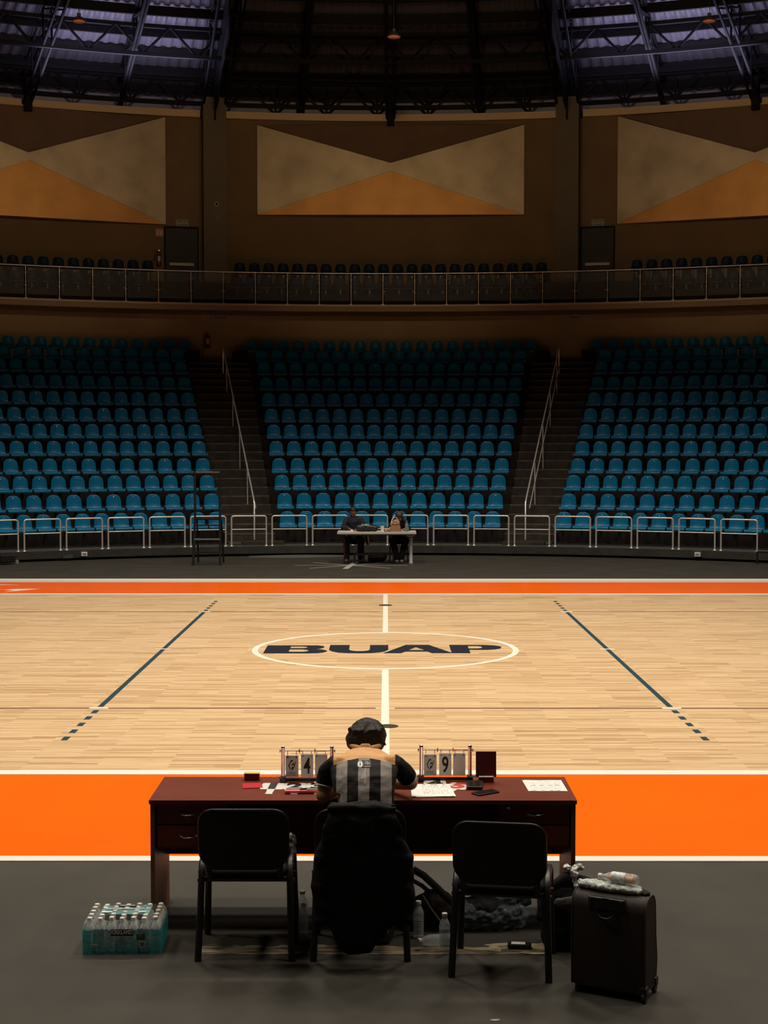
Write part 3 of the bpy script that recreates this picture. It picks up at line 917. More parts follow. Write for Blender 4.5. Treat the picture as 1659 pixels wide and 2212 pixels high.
# papers
M_print = mat('grey_print', (0.28, 0.27, 0.25), 0.7)
def sheet(t, name, poly, z, th=0.0006, mt=None):
    m = MB(); m.prism(poly, z, z + th); return m.build(name, mt or M_paper, t)
def printed(t, x0, y0, x1, y1, z, cols, rows, fill=0.7):
    m = MB()
    cw = (x1 - x0) / cols
    for r in range(rows):
        y = y0 + (y1 - y0) * (r + 0.5) / rows
        for c in range(cols):
            if random.random() < fill:
                a = x0 + cw * c + cw * 0.1
                m.bbox((a, y - 0.0012, z), (a + cw * random.uniform(0.4, 0.85), y + 0.0012, z + 0.0003))
    return m.build('printed_text', M_print, t)
t = thing('score_sheets', 'stack of white score sheets by the right elbow of the official', 'papers', (0.275, -11.345, TZ + 0.0036), R_(2))
for i, (dx, dy, a) in enumerate(((0.006, -0.004, 3), (-0.006, 0.0, -2), (0.0, 0.0, 0))):
    poly = [(-0.115, -0.15), (0.115, -0.15), (0.115, 0.155), (-0.115, 0.155)]
    ca, sa = math.cos(R_(a)), math.sin(R_(a))
    sh = sheet(t, 'sheet', [(x * ca - y * sa + dx, x * sa + y * ca + dy) for x, y in poly], 0.001 * i + 0.0005)
printed(sh, -0.055, -0.10, 0.10, 0.10, 0.0032, 9, 15)
m = MB()
for a, b in ((-0.05, -0.03), (0.0, 0.04), (0.07, 0.085)): m.bbox((a, 0.128, 0.0032), (b, 0.137, 0.0035))
m.build('heading', M_num, sh)
t = thing('printed_schedule', 'pair of printed sheets lying alone at the right end of the desk', 'papers', (0.945, -11.208, TZ), R_(-1))
s1 = sheet(t, 'sheet', [(-0.122, 0.140), (0.105, 0.140), (0.118, -0.135), (-0.105, -0.138)], 0.0004)
s2 = sheet(t, 'sheet', [(-0.112, 0.142), (-0.02, 0.137), (0.06, 0.143), (0.112, 0.141), (0.122, -0.140), (0.06, -0.136), (-0.03, -0.142), (-0.095, -0.138)], 0.0014)
printed(s2, -0.088, -0.11, 0.102, -0.01, 0.0021, 14, 6, 0.8); printed(s2, -0.09, 0.015, 0.10, 0.12, 0.0021, 14, 6, 0.8)
m = MB()
for a in (-0.08, -0.03, 0.02, 0.06): m.bbox((a, 0.0, 0.0021), (a + 0.028, 0.007, 0.0024)); m.bbox((a, -0.128, 0.0021), (a + 0.02, -0.121, 0.0024))
m.build('heading', M_num, s2)
# black case and phone
t = thing('black_case', 'thick black electronic case on the desk behind the phone', 'case', (0.530, -11.235, TZ), R_(-4))
m = MB(); m.prism(rounded(0.095, 0.17, 0.012), 0, 0.020); m.build('shell', M_blackp, t, bevel=0.003)
m = MB(); m.prism(rounded(0.07, 0.13, 0.006), 0.0202, 0.0212); m.build('screen', mat('dark_glass', (0.02, 0.018, 0.016), 0.12, spec=0.6), t)
t = thing('mobile_phone', 'black mobile phone lying flat on the desk in front of the black case', 'phone', (0.583, -11.395, TZ), R_(-55))
m = MB(); m.prism(rounded(0.078, 0.158, 0.011), 0, 0.009); m.build('shell', M_blackp, t, bevel=0.002)
m = MB(); m.prism(rounded(0.070, 0.148, 0.008), 0.0092, 0.0097); m.build('screen', MATS['dark_glass'], t)

# ================================================================== VISITOR CHAIRS
M_fabric = mat('black_upholstery', (0.009, 0.008, 0.0075), 0.9, spec=0.15, bump=0.3, bscale=250)
M_shell = mat('black_chair_plastic', (0.008, 0.0075, 0.007), 0.42, spec=0.3)
M_tube = mat('black_oval_tube', (0.016, 0.015, 0.014), 0.35, spec=0.5)
def pad(poly_w, poly_h, rc, d, crown, n=6):
    pass
def visitor_chair(label, loc, rz):
    t = thing('visitor_chair', label, 'chair', (loc[0], loc[1], 0), rz, 'black padded visitor chairs at the desk')
    for sx in (-1, 1):
        xo = sx * 0.252; xi = sx * 0.238
        rear = [(xo, -0.215, 0.0), (xi + sx * 0.004, -0.165, 0.28), (xi, -0.145, 0.44), (xi, -0.125, 0.485), (xi, -0.085, 0.513), (xi, -0.02, 0.52), (xi, 0.03, 0.52)]
        front = [(xo, 0.225, 0.0), (xi + sx * 0.004, 0.19, 0.28), (xi, 0.17, 0.44), (xi, 0.15, 0.485), (xi, 0.11, 0.513), (xi, 0.06, 0.52), (xi, 0.028, 0.52)]
        for nm, pts in (('leg', rear), ('leg', front)):
            m = MB(); m.tube(pts, 0.0185, 10, flat=(1.0, 0.72)); m.build(nm, M_tube, t, smooth=60)
        # back uprights
        m = MB(); m.tube([(sx * 0.185, 0.10, 0.435), (sx * 0.185, -0.13, 0.425), (sx * 0.187, -0.19, 0.44), (sx * 0.19, -0.225, 0.50), (sx * 0.19, -0.262, 0.70)], 0.016, 8, flat=(1.1, 0.7)); m.build('back_upright', M_tube, t, smooth=60)
        m = MB(); m.lathe([(0.009, 0), (0.009, 0.012), (0.004, 0.016)], 10, (sx * 0.252, -0.06, 0.44), 0, Matrix.Rotation(sx * PI / 2, 3, 'Y')); m.build('bolt', M_black, t)
    m = MB(); m.tube([(-0.262, -0.13, 0.418), (0.262, -0.13, 0.418)], 0.011, 8); m.tube([(-0.245, 0.12, 0.425), (0.245, 0.12, 0.425)], 0.011, 8)
    m.build('cross_tube', M_tube, t, smooth=60)
    # seat: dished cushion on a shell
    def cushion(wd, dp, z0, z1, dish, cy):
        rings = []
        base = rounded(wd, dp, 0.07, 6)
        for k, (sc, z) in enumerate(((0.93, z0), (0.99, z0 + (z1 - z0) * 0.35), (1.0, z0 + (z1 - z0) * 0.6), (0.97, z1 - 0.006), (0.90, z1), (0.6, z1), (0.25, z1), (0.02, z1))):
            ring = []
            for x, y in base:
                xx, yy = x * sc, y * sc
                zz = z - dish * (1 - (xx / (wd / 2)) ** 2) - 0.02 * max(0, (yy / (dp / 2))) ** 3
                ring.append((xx, yy + cy, zz))
            rings.append(ring)
        mm = MB(); mm.loft(rings); return mm
    cushion(0.45, 0.44, 0.448, 0.50, 0.016, 0.02).build('seat', M_fabric, t, smooth=60)
    cushion(0.456, 0.448, 0.434, 0.455, 0.016, 0.02).build('seat_shell', M_shell, t, smooth=60)
    # backrest shell (towards the back) and pad
    def back(wd, h, y0, y1, zc, rc, bulge):
        base = rounded(wd, h, rc, 8)
        rings = []
        for sc, f in ((0.02, 0), (0.5, 0), (0.93, 0.0), (0.985, 0.12), (1.0, 0.5), (0.985, 0.88), (0.93, 1.0), (0.5, 1.0), (0.02, 1.0)):
            ring = []
            for x, z in base:
                xx, zz = x * sc, z * sc
                # top edge dips a little in the middle, bottom edge hangs lower in the middle
                zz2 = zz - (0.012 * math.cos(min(1, abs(xx) / (wd * 0.3)) * PI / 2) ** 2 if zz > 0 else 0.030 * (1 - (2 * xx / wd) ** 2) * (-2 * zz / h) ** 2)
                lean = -0.16 * (zz + h / 2)
                bow = -bulge * (1 - (2 * xx / wd) ** 2)
                ring.append((xx, y0 + (y1 - y0) * f + lean + bow, zc + zz2))
            rings.append(ring)
        mm = MB(); mm.loft(rings); return mm
    back(0.485, 0.325, -0.245, -0.222, 0.685, 0.085, 0.03).build('back_shell', M_shell, t, smooth=60)
    back(0.455, 0.30, -0.222, -0.190, 0.687, 0.08, 0.03).build('backrest', M_fabric, t, smooth=60)
    return t
visitor_chair('empty black padded chair at the left end of the desk, nearest the water pack', (-0.748, -11.85), 0.0)
visitor_chair('black padded chair under the official, with a dark jacket hung over its back', (-0.129, -11.85), 0.0)
visitor_chair('empty black padded chair turned slightly, between the jacket chair and the suitcase', (0.63, -12.125), R_(-9))
# ================================================================== ORGANIC HELPERS
def ball(mb, c, rx, ry=None, rz=None, rot=None, n=16, mi=0):
    ry = ry or rx; rz = rz or rx
    prof = []
    k = 10
    vs = []; fs = []
    for i in range(1, k):
        q = PI * i / k
        for j in range(n):
            p = Vector((rx * math.sin(q) * math.cos(2 * PI * j / n), ry * math.sin(q) * math.sin(2 * PI * j / n), rz * math.cos(q)))
            if rot is not None: p = rot @ p
            vs.append(p + Vector(c))
    top = Vector((0, 0, rz)); bot = Vector((0, 0, -rz))
    if rot is not None: top = rot @ top; bot = rot @ bot
    vs += [top + Vector(c), bot + Vector(c)]
    a, b = len(vs) - 2, len(vs) - 1
    for i in range(k - 2):
        for j in range(n):
            fs.append((i * n + j, (i + 1) * n + j, (i + 1) * n + (j + 1) % n, i * n + (j + 1) % n))
    for j in range(n):
        fs.append((a, j, (j + 1) % n)); fs.append((b, (k - 2) * n + (j + 1) % n, (k - 2) * n + j))
    mb.add(vs, fs, mi)
def limb(mb, pts, rs, n=12, flat=None):
    """tapered limb with round ends"""
    P = [Vector(p) for p in pts]
    # resample
    Q = []; RR = []
    for i in range(len(P) - 1):
        for k in range(4):
            f = k / 4
            Q.append(P[i].lerp(P[i + 1], f)); RR.append(rs[i] * (1 - f) + rs[i + 1] * f)
    Q.append(P[-1]); RR.append(rs[-1])
    mb.tube(Q, RR, n, flat=flat)
    ball(mb, Q[0], rs[0] * 0.999); ball(mb, Q[-1], rs[-1] * 0.999)
    for p, r in zip(P[1:-1], rs[1:-1]): ball(mb, p, r)
def ering(c, rx, ry, n=24, tilt=0.0, wave=None):
    """ellipse ring about c, tilt about x axis"""
    out = []
    for j in range(n):
        q = 2 * PI * j / n
        k = 1 + (wave(q) if wave else 0)
        x, y = rx * math.cos(q) * k, ry * math.sin(q) * k
        out.append((c[0] + x, c[1] + y * math.cos(tilt), c[2] + y * math.sin(tilt)))
    return out
def organic(mb, name, mats, parent=None, voxel=0.008, smooth=3, disp=0.0, dscale=20.0, matfn=None, cut=None):
    """fuse overlapping closed shapes of mb into one continuous surface"""
    me = bpy.data.meshes.new(name); me.from_pydata(mb.v, [], mb.f); me.update()
    bm = bmesh.new(); bm.from_mesh(me); bmesh.ops.recalc_face_normals(bm, faces=bm.faces); bm.to_mesh(me); bm.free()
    tmp = bpy.data.objects.new(name, me); COL.objects.link(tmp)
    r = tmp.modifiers.new('r', 'REMESH'); r.mode = 'VOXEL'; r.voxel_size = voxel; r.adaptivity = 0
    s_ = tmp.modifiers.new('s', 'SMOOTH'); s_.iterations = smooth; s_.factor = 0.6
    dg = bpy.context.evaluated_depsgraph_get()
    out = bpy.data.meshes.new_from_object(tmp.evaluated_get(dg))
    bpy.data.objects.remove(tmp); bpy.data.meshes.remove(me)
    if disp:
        nrm = [v.normal.copy() for v in out.vertices]
        for v, q in zip(out.vertices, nrm):
            p = v.co * dscale
            v.co += q * disp * (noise.noise(p) + 0.5 * noise.noise(p * 2.1))
    if cut:
        bm = bmesh.new(); bm.from_mesh(out)
        bmesh.ops.delete(bm, geom=[v for v in bm.verts if cut(v.co)], context='VERTS')
        bm.to_mesh(out); bm.free()
    out.materials.clear()
    mats = mats if isinstance(mats, (list, tuple)) else [mats]
    for q in mats: out.materials.append(q)
    for p in out.polygons:
        p.use_smooth = True
        p.material_index = matfn(p.center) if matfn else 0
    out.name = name
    o = bpy.data.objects.new(name, out); COL.objects.link(o)
    if parent: o.parent = parent
    return o
from mathutils.bvhtree import BVHTree
def project_y(o, target, lift=0.0015, shift=(0, 0, 0)):
    """drape a flat decal onto the -Y side of target (both in the same parent space)"""
    t = BVHTree.FromPolygons([v.co.copy() for v in target.data.vertices], [tuple(p.vertices) for p in target.data.polygons])
    for v in o.data.vertices:
        h = t.ray_cast(Vector((v.co.x, -3.0, v.co.z)), Vector((0, 1, 0)))
        if h[0] is not None: v.co.y = h[0].y - lift
    o.data.update()
def subdivide(o, cuts=2):
    bm = bmesh.new(); bm.from_mesh(o.data)
    bmesh.ops.triangulate(bm, faces=bm.faces)
    bmesh.ops.subdivide_edges(bm, edges=bm.edges, cuts=cuts, use_grid_fill=True)
    bm.to_mesh(o.data); bm.free()

def hand(mb, wrist, direction, up, side, L=0.185, curl=0.35, thumb=1, hold=False):
    """palm + five separate fingers, appended to mb. direction: wrist->fingers; up: back of hand; side: thumb side"""
    d = Vector(direction).normalized(); u = Vector(up).normalized(); s_ = Vector(side).normalized()
    w_ = Vector(wrist)
    pl = L * 0.50
    c = w_ + d * pl * 0.55
    rot = Matrix((s_, d, u)).transposed()
    ball(mb, c, L * 0.215, L * 0.31, L * 0.085, rot=rot)
    ball(mb, w_ + d * 0.01, L * 0.15, L * 0.16, L * 0.10, rot=rot)
    for i, (off, ln, fr) in enumerate(((0.155, 0.42, 0.0465), (0.055, 0.47, 0.048), (-0.05, 0.44, 0.046), (-0.15, 0.35, 0.041))):
        b = w_ + d * pl * 0.92 + s_ * L * off
        fd = (d + s_ * off * 0.5).normalized()
        q1 = fd * math.cos(curl) - u * math.sin(curl)
        q2 = fd * math.cos(curl * 2) - u * math.sin(curl * 2)
        q3 = fd * math.cos(curl * 3) - u * math.sin(curl * 3)
        l = L * ln
        p1 = b + q1 * l * 0.45; p2 = p1 + q2 * l * 0.32; p3 = p2 + q3 * l * 0.23
        limb(mb, [b - fd * 0.012, p1, p2, p3], [L * fr, L * fr * 0.98, L * fr * 0.9, L * fr * 0.78], 8)
    b = w_ + d * L * 0.12 + s_ * L * 0.15
    td = (d * 0.65 + s_ * 0.75 - u * 0.25).normalized()
    p1 = b + td * L * 0.20; p2 = p1 + (td * 0.6 + d * 0.6 - u * 0.3).normalized() * L * 0.17
    limb(mb, [b, p1, p2], [L * 0.062, L * 0.055, L * 0.045], 8)

def head(mb, c, r, face, tilt=0.0):
    """skull with brow, nose, lips, chin and ears. face: azimuth of gaze in radians (0 = +Y), tilt: nod down"""
    M = Matrix.Translation(Vector(c)) @ Matrix.Rotation(-face, 4, 'Z') @ Matrix.Rotation(-tilt, 4, 'X')
    def T(p): return M @ Vector(p)
    R3 = M.to_3x3()
    ball(mb, T((0, -0.02 * r / 0.1, 0.02 * r / 0.1)), r * 0.80, r * 0.98, r * 0.92, R3)
    ball(mb, T((0, r * 0.25, -r * 0.35)), r * 0.62, r * 0.62, r * 0.70, R3)
    ball(mb, T((0, r * 0.55, -r * 0.86)), r * 0.30, r * 0.26, r * 0.22, R3)       # chin
    ball(mb, T((0, r * 0.86, -r * 0.22)), r * 0.12, r * 0.20, r * 0.20, R3)       # nose
    ball(mb, T((0, r * 0.90, -r * 0.32)), r * 0.16, r * 0.13, r * 0.09, R3)
    ball(mb, T((0, r * 0.76, r * 0.16)), r * 0.52, r * 0.14, r * 0.09, R3)        # brow
    ball(mb, T((0, r * 0.78, -r * 0.56)), r * 0.24, r * 0.12, r * 0.06, R3)       # lips
    ball(mb, T((0, r * 0.76, -r * 0.64)), r * 0.20, r * 0.12, r * 0.06, R3)
    for sx in (-1, 1):
        ball(mb, T((sx * r * 0.80, -r * 0.02, -r * 0.14)), r * 0.10, r * 0.17, r * 0.27, R3)   # ears
        ball(mb, T((sx * r * 0.38, r * 0.55, -r * 0.30)), r * 0.24, r * 0.22, r * 0.20, R3)    # cheeks
    return T, R3
def eyes(parent, T, R3, r):
    m = MB()
    for sx in (-1, 1):
        ball(m, T((sx * r * 0.32, r * 0.76, r * 0.0)), r * 0.13, r * 0.09, r * 0.075, R3, 10)
    o = m.build('eyes', mat('eye_dark', (0.05, 0.03, 0.02), 0.2), parent, smooth=60)
    return o

M_skin = mat('tan_skin', (0.42, 0.21, 0.10), 0.5, spec=0.3)
M_skin2 = mat('brown_skin', (0.23, 0.10, 0.055), 0.5, spec=0.3)
M_hair = mat('black_hair', (0.016, 0.011, 0.008), 0.38, spec=0.5)
M_navytr = mat('black_trousers', (0.012, 0.011, 0.012), 0.85, spec=0.15)

# striped shirt material : black / grey bands with an apricot yoke, in the shirt's own coordinates
def shirt_material():
    m = bpy.data.materials.new('striped_jersey'); m.use_nodes = True
    nt = m.node_tree; N = nt.nodes.new; L = nt.links.new
    b = nt.nodes['Principled BSDF']; b.inputs['Roughness'].default_value = 0.75; b.inputs['Specular IOR Level'].default_value = 0.2
    tc = N('ShaderNodeTexCoord'); sp = N('ShaderNodeSeparateXYZ'); L(tc.outputs['Object'], sp.inputs[0])
    def math_(op, a, b_=None, c=None):
        n = N('ShaderNodeMath'); n.operation = op
        for i, v in enumerate((a, b_, c)):
            if v is None: continue
            if isinstance(v, (int, float)): n.inputs[i].default_value = v
            else: L(v, n.inputs[i])
        return n.outputs[0]
    ax = math_('ABSOLUTE', sp.outputs[0])
    # noise wobble so the bands follow the cloth
    no = N('ShaderNodeTexNoise'); no.inputs['Scale'].default_value = 9; L(tc.outputs['Object'], no.inputs['Vector'])
    wob = math_('MULTIPLY_ADD', no.outputs['Fac'], 0.008, -0.004)
    axw = math_('ADD', ax, wob)
    pp = math_('PINGPONG', axw, 0.061)
    band = math_('LESS_THAN', pp, 0.0305)
    inner = math_('LESS_THAN', axw, 0.152)
    grey = math_('MULTIPLY', band, inner)
    m1 = N('ShaderNodeMixRGB'); m1.inputs[1].default_value = (0.010, 0.008, 0.008, 1); m1.inputs[2].default_value = (0.25, 0.22, 0.20, 1); L(grey, m1.inputs[0])
    # yoke: above a curved seam
    x2 = math_('MULTIPLY', sp.outputs[0], sp.outputs[0])
    yk = math_('MULTIPLY_ADD', x2, 1.5, sp.outputs[2])
    yoke = math_('GREATER_THAN', yk, SEAM_Z)
    lim = math_('LESS_THAN', ax, 0.172)
    yf = math_('MULTIPLY', yoke, lim)
    m2 = N('ShaderNodeMixRGB'); L(yf, m2.inputs[0]); L(m1.outputs[0], m2.inputs[1]); m2.inputs[2].default_value = (0.66, 0.36, 0.16, 1)
    L(m2.outputs[0], b.inputs['Base Color'])
    # folds
    mp = N('ShaderNodeMapping'); mp.inputs['Scale'].default_value = (9, 9, 26); L(tc.outputs['Object'], mp.inputs['Vector'])
    n2 = N('ShaderNodeTexNoise'); n2.inputs['Scale'].default_value = 1.0; n2.inputs['Detail'].default_value = 2; L(mp.outputs[0], n2.inputs['Vector'])
    bp = N('ShaderNodeBump'); bp.inputs['Strength'].default_value = 0.5; bp.inputs['Distance'].default_value = 0.012; L(n2.outputs['Fac'], bp.inputs['Height']); L(bp.outputs[0], b.inputs['Normal'])
    return m

# ================================================================== THE SEATED OFFICIAL
PX, PY = -0.113, -11.80
SEAM_Z = 1.031
t = thing('person', 'person seen from behind in striped black and grey shirt, writing at the desk', 'person', (PX, PY, 0))
# local coordinates: x from the spine, y = world y + 11.80
b = MB()
HEADC = (0.018, 0.40, 1.070)
# legs and pelvis
limb(b, [(-0.0, -0.05, 0.575), (0.0, -0.03, 0.62)], [0.12, 0.12])
for sx in (-1, 1):
    limb(b, [(sx * 0.09, -0.04, 0.56), (sx * 0.13, 0.32, 0.575), (sx * 0.12, 0.20, 0.32), (sx * 0.11, 0.06, 0.09)], [0.082, 0.062, 0.05, 0.036])
    limb(b, [(sx * 0.11, 0.04, 0.05), (sx * 0.125, 0.10, 0.04), (sx * 0.135, 0.17, 0.032)], [0.034, 0.035, 0.026])
# trunk
BACKP = [(-.165, .60), (-.175, .70), (-.165, .80), (-.135, .89), (-.085, .96), (-.01, 1.01), (.08, 1.040), (.17, 1.052), (.235, 1.058)]
FRONT = [(.08, .60), (.07, .70), (.07, .78), (.10, .84), (.14, .875), (.18, .90), (.22, .925), (.255, .95), (.285, .985)]
WID = [.168, .164, .163, .168, .178, .186, .180, .145, .095]
def trunk(mb, k, kw=1.0, z0=0):
    rs = []
    for (yb, zb), (yf, zf), w_ in zip(BACKP, FRONT, WID):
        c = ((yb + yf) / 2, (zb + zf) / 2); ry = math.hypot(yf - yb, zf - zb) / 2
        rs.append(ering((0, c[0], c[1]), w_ * kw, ry * k, n=28, tilt=math.atan2(zf - zb, yf - yb)))
    mb.loft(rs[z0:])
trunk(b, 0.80, 0.86)
limb(b, [(0, -0.05, 0.52), (0, -0.05, 0.64)], [0.11, 0.12])
limb(b, [(0, 0.24, 1.01), (0.012, 0.33, 1.045)], [0.052, 0.052])
T, R3 = head(b, HEADC, 0.088, R_(4), R_(42))
# arms: left hangs to the desk edge, right rests on the sheets
LA = [(-0.150, 0.14, 0.975), (-0.205, 0.19, 0.915), (-0.232, 0.175, 0.795), (-0.12, 0.38, 0.795)]
RA = [(0.155, 0.15, 0.975), (0.215, 0.22, 0.925), (0.262, 0.30, 0.835), (0.14, 0.45, 0.790)]
limb(b, LA, [0.046, 0.044, 0.042, 0.028]); limb(b, RA, [0.046, 0.044, 0.041, 0.028])
hand(b, (-0.11, 0.395, 0.792), (0.55, 0.8, -0.10), (0, 0.1, 1), (0.8, -0.55, 0), curl=0.22)
hand(b, (0.13, 0.462, 0.790), (-0.75, 0.6, -0.10), (0, 0.1, 1), (-0.6, -0.75, 0), curl=0.42)
body = organic(b, 'body', M_skin, t, voxel=0.0055, smooth=3)
eyes(body, T, R3, 0.088)
# shirt
s_ = MB()
trunk(s_, 1.0)
limb(s_, [(-0.125, 0.10, 0.985), (-0.160, 0.14, 0.975), (-0.205, 0.175, 0.925), (-0.222, 0.180, 0.865)], [0.050, 0.055, 0.056, 0.056])
limb(s_, [(0.125, 0.10, 0.985), (0.165, 0.15, 0.975), (0.215, 0.215, 0.925), (0.238, 0.258, 0.878)], [0.050, 0.055, 0.056, 0.056])
def cutshirt(co):
    # open hems: waist and the two cuffs
    a = Vector((-0.232, 0.178, 0.815)) - Vector((-0.208, 0.190, 0.925)); a.normalize()
    if co.x < -0.13 and (co - Vector((-0.226, 0.182, 0.852))).dot(a) > 0: return True
    a = Vector((0.262, 0.30, 0.835)) - Vector((0.215, 0.225, 0.925)); a.normalize()
    if co.x > 0.16 and (co - Vector((0.240, 0.264, 0.872))).dot(a) > 0: return True
    return False
shirt = organic(s_, 'striped_shirt', shirt_material(), t, voxel=0.006, smooth=3, disp=0.006, dscale=14, cut=cutshirt)
shirt['label'] = 'black and grey striped shirt with apricot yoke'
for c, a, sx in ((Vector((-0.226, 0.182, 0.853)), Vector((-0.024, -0.012, -0.11)), -1), (Vector((0.240, 0.264, 0.873)), Vector((0.047, 0.075, -0.09)), 1)):
    a.normalize(); u = a.cross(Vector((0, 1, 0))).normalized(); v = a.cross(u)
    m = MB(); m.tube([c + (u * math.cos(q) + v * math.sin(q)) * 0.057 for q in [2 * PI * i / 24 for i in range(24)]], 0.0032, 6, closed=True)
    m.build('cuff_piping', M_paper, shirt, smooth=60)
# collar roll
m = MB(); m.tube([(0.085 * math.cos(q) + 0.004, 0.330 + 0.085 * math.sin(q), 1.050 + 0.006 * math.cos(2 * q) + (0.014 if abs(q - 1.5 * PI) < 0.3 else 0)) for q in [1.08 * PI + 0.84 * PI * i / 16 for i in range(17)]], 0.015, 8)
m.build('collar', mat('apricot_collar', (0.70, 0.40, 0.18), 0.7), shirt, smooth=60)
F = Matrix.Rotation(PI / 2, 4, 'X')
tm = text_mesh('4', 0.098, mat('pale_numeral', (0.62, 0.57, 0.50), 0.6), 'numeral', shirt, Matrix.Translation((0.0, 0, 0.955)) @ F, sx=0.72, bold=0.001)
subdivide(tm, 1); project_y(tm, shirt)
# federation patch: dark plate, globe and letters
m = MB(); m.bbox((-0.037, 0, 0.996), (0.040, 0.0005, 1.022)); pt = m.build('patch', M_num, shirt); subdivide(pt, 5); project_y(pt, shirt, 0.002)
m = MB(); m.prism([(-0.022 + 0.0145 * math.cos(2 * PI * i / 16), 1.009 + 0.0125 * math.sin(2 * PI * i / 16)) for i in range(16)], 0, 0.0002, to=lambda a, b_, c: (a, c, b_)); pg = m.build('globe', M_white_pl, pt); subdivide(pg, 2); project_y(pg, shirt, 0.0035)
tm = text_mesh('FIBA', 0.0165, M_white_pl, 'letters', pt, Matrix.Translation((0.019, 0, 1.013)) @ F, sx=0.95, bold=0.0); project_y(tm, shirt, 0.0035)
m = MB(); m.bbox((0.0, 0, 1.0), (0.035, 0.0003, 1.003)); m.bbox((-0.004, 0, 0.999), (-0.003, 0.0003, 1.019)); pl = m.build('small_print', M_white_pl, pt); subdivide(pl, 3); project_y(pl, shirt, 0.0035)
# hair
h = MB()
ball(h, (0.014, 0.385, 1.092), 0.110, 0.122, 0.100)
ball(h, (-0.028, 0.345, 1.072), 0.082, 0.085, 0.072)
ball(h, (0.050, 0.352, 1.072), 0.068, 0.085, 0.078)
ball(h, (-0.070, 0.345, 1.052), 0.036, 0.045, 0.034)
ball(h, (-0.082, 0.365, 1.075), 0.030, 0.045, 0.040)
ball(h, (0.084, 0.365, 1.060), 0.030, 0.045, 0.050)
ball(h, (0.070, 0.345, 1.040), 0.035, 0.04, 0.030)
ball(h, (0.01, 0.335, 1.048), 0.088, 0.062, 0.046)
ball(h, (0.012, 0.330, 1.075), 0.10, 0.07, 0.05)
random.seed(3)
for i in range(46):
    q = random.uniform(-1.25, 1.25); p0 = Vector((0.010 + 0.088 * math.sin(q) * 0.6, 0.372 - 0.05 * math.cos(q), 1.188 - 0.03 * abs(math.sin(q))))
    p1 = Vector((0.010 + 0.105 * math.sin(q), 0.372 - 0.104 * math.cos(q), 1.135 + random.uniform(-.01, .01)))
    p2 = Vector((0.010 + 0.100 * math.sin(q + 0.15) , 0.362 - 0.100 * math.cos(q + 0.1), 1.078 + random.uniform(-.012, .012)))
    p3 = p2 + Vector((random.uniform(-.02, .02), 0.01, -0.03))
    limb(h, [p0, p1, p2, p3], [0.006, 0.010, 0.010, 0.005], 6)
organic(h, 'hair', mat('black_brown_hair', (0.014, 0.009, 0.006), 0.55, spec=0.3, bump=0.5, bscale=60), t, voxel=0.0055, smooth=1, disp=0.003, dscale=40)
# trousers and shoes
q_ = MB()
limb(q_, [(0, -0.05, 0.565), (0.0, -0.04, 0.64)], [0.135, 0.13])
for sx in (-1, 1):
    limb(q_, [(sx * 0.09, -0.04, 0.565), (sx * 0.13, 0.32, 0.58), (sx * 0.12, 0.20, 0.32), (sx * 0.11, 0.06, 0.11)], [0.095, 0.075, 0.065, 0.055])
organic(q_, 'trousers', M_navytr, t, voxel=0.009, smooth=3)
for sx in (-1, 1):
    q_ = MB(); limb(q_, [(sx * 0.11, 0.02, 0.048), (sx * 0.125, 0.10, 0.045), (sx * 0.137, 0.18, 0.036)], [0.045, 0.045, 0.036])
    organic(q_, 'shoe', M_blackp, t, voxel=0.008, smooth=2)

# jacket hung on the middle chair back
j = MB()
JC = -0.112
rings = []
for z, hw, th, yc in ((0.09, 0.07, 0.020, -12.20), (0.16, 0.115, 0.030, -12.205), (0.25, 0.185, 0.034, -12.205), (0.34, 0.228, 0.036, -12.205), (0.46, 0.232, 0.038, -12.21), (0.58, 0.222, 0.036, -12.215), (0.68, 0.222, 0.032, -12.222), (0.76, 0.212, 0.030, -12.232), (0.82, 0.188, 0.026, -12.236), (0.855, 0.172, 0.022, -12.222)):
    rings.append(ering((JC - (0.03 if z < 0.2 else 0), yc, z), hw, th, n=60, wave=lambda q, z=z: 0.16 * math.sin(q * 11 + z * 5) * (0.3 if z > 0.7 else 1.0) * abs(math.sin(q))))
j.loft(rings)
limb(j, [(JC - 0.165, -12.225, 0.868), (JC, -12.235, 0.872), (JC + 0.165, -12.225, 0.866)], [0.020, 0.026, 0.020])
limb(j, [(JC - 0.165, -12.18, 0.872), (JC, -12.19, 0.880), (JC + 0.165, -12.18, 0.872)], [0.014, 0.018, 0.014])
limb(j, [(JC - 0.165, -12.12, 0.858), (JC, -12.13, 0.866), (JC + 0.165, -12.12, 0.858)], [0.014, 0.016, 0.014])
for sx in (-1, 1):
    limb(j, [(JC + sx * 0.185, -12.215, 0.70), (JC + sx * 0.218, -12.21, 0.60), (JC + sx * 0.228, -12.205, 0.45), (JC + sx * 0.222, -12.20, 0.28)], [0.034, 0.044, 0.046, 0.040], flat=(1, 0.8))
tag(organic(j, 'jacket', mat('black_jacket_cloth', (0.010, 0.009, 0.009), 0.8, spec=0.2), None, voxel=0.008, smooth=2, disp=0.014, dscale=9), 'black jacket hanging over the back of the official\'s chair', 'jacket')
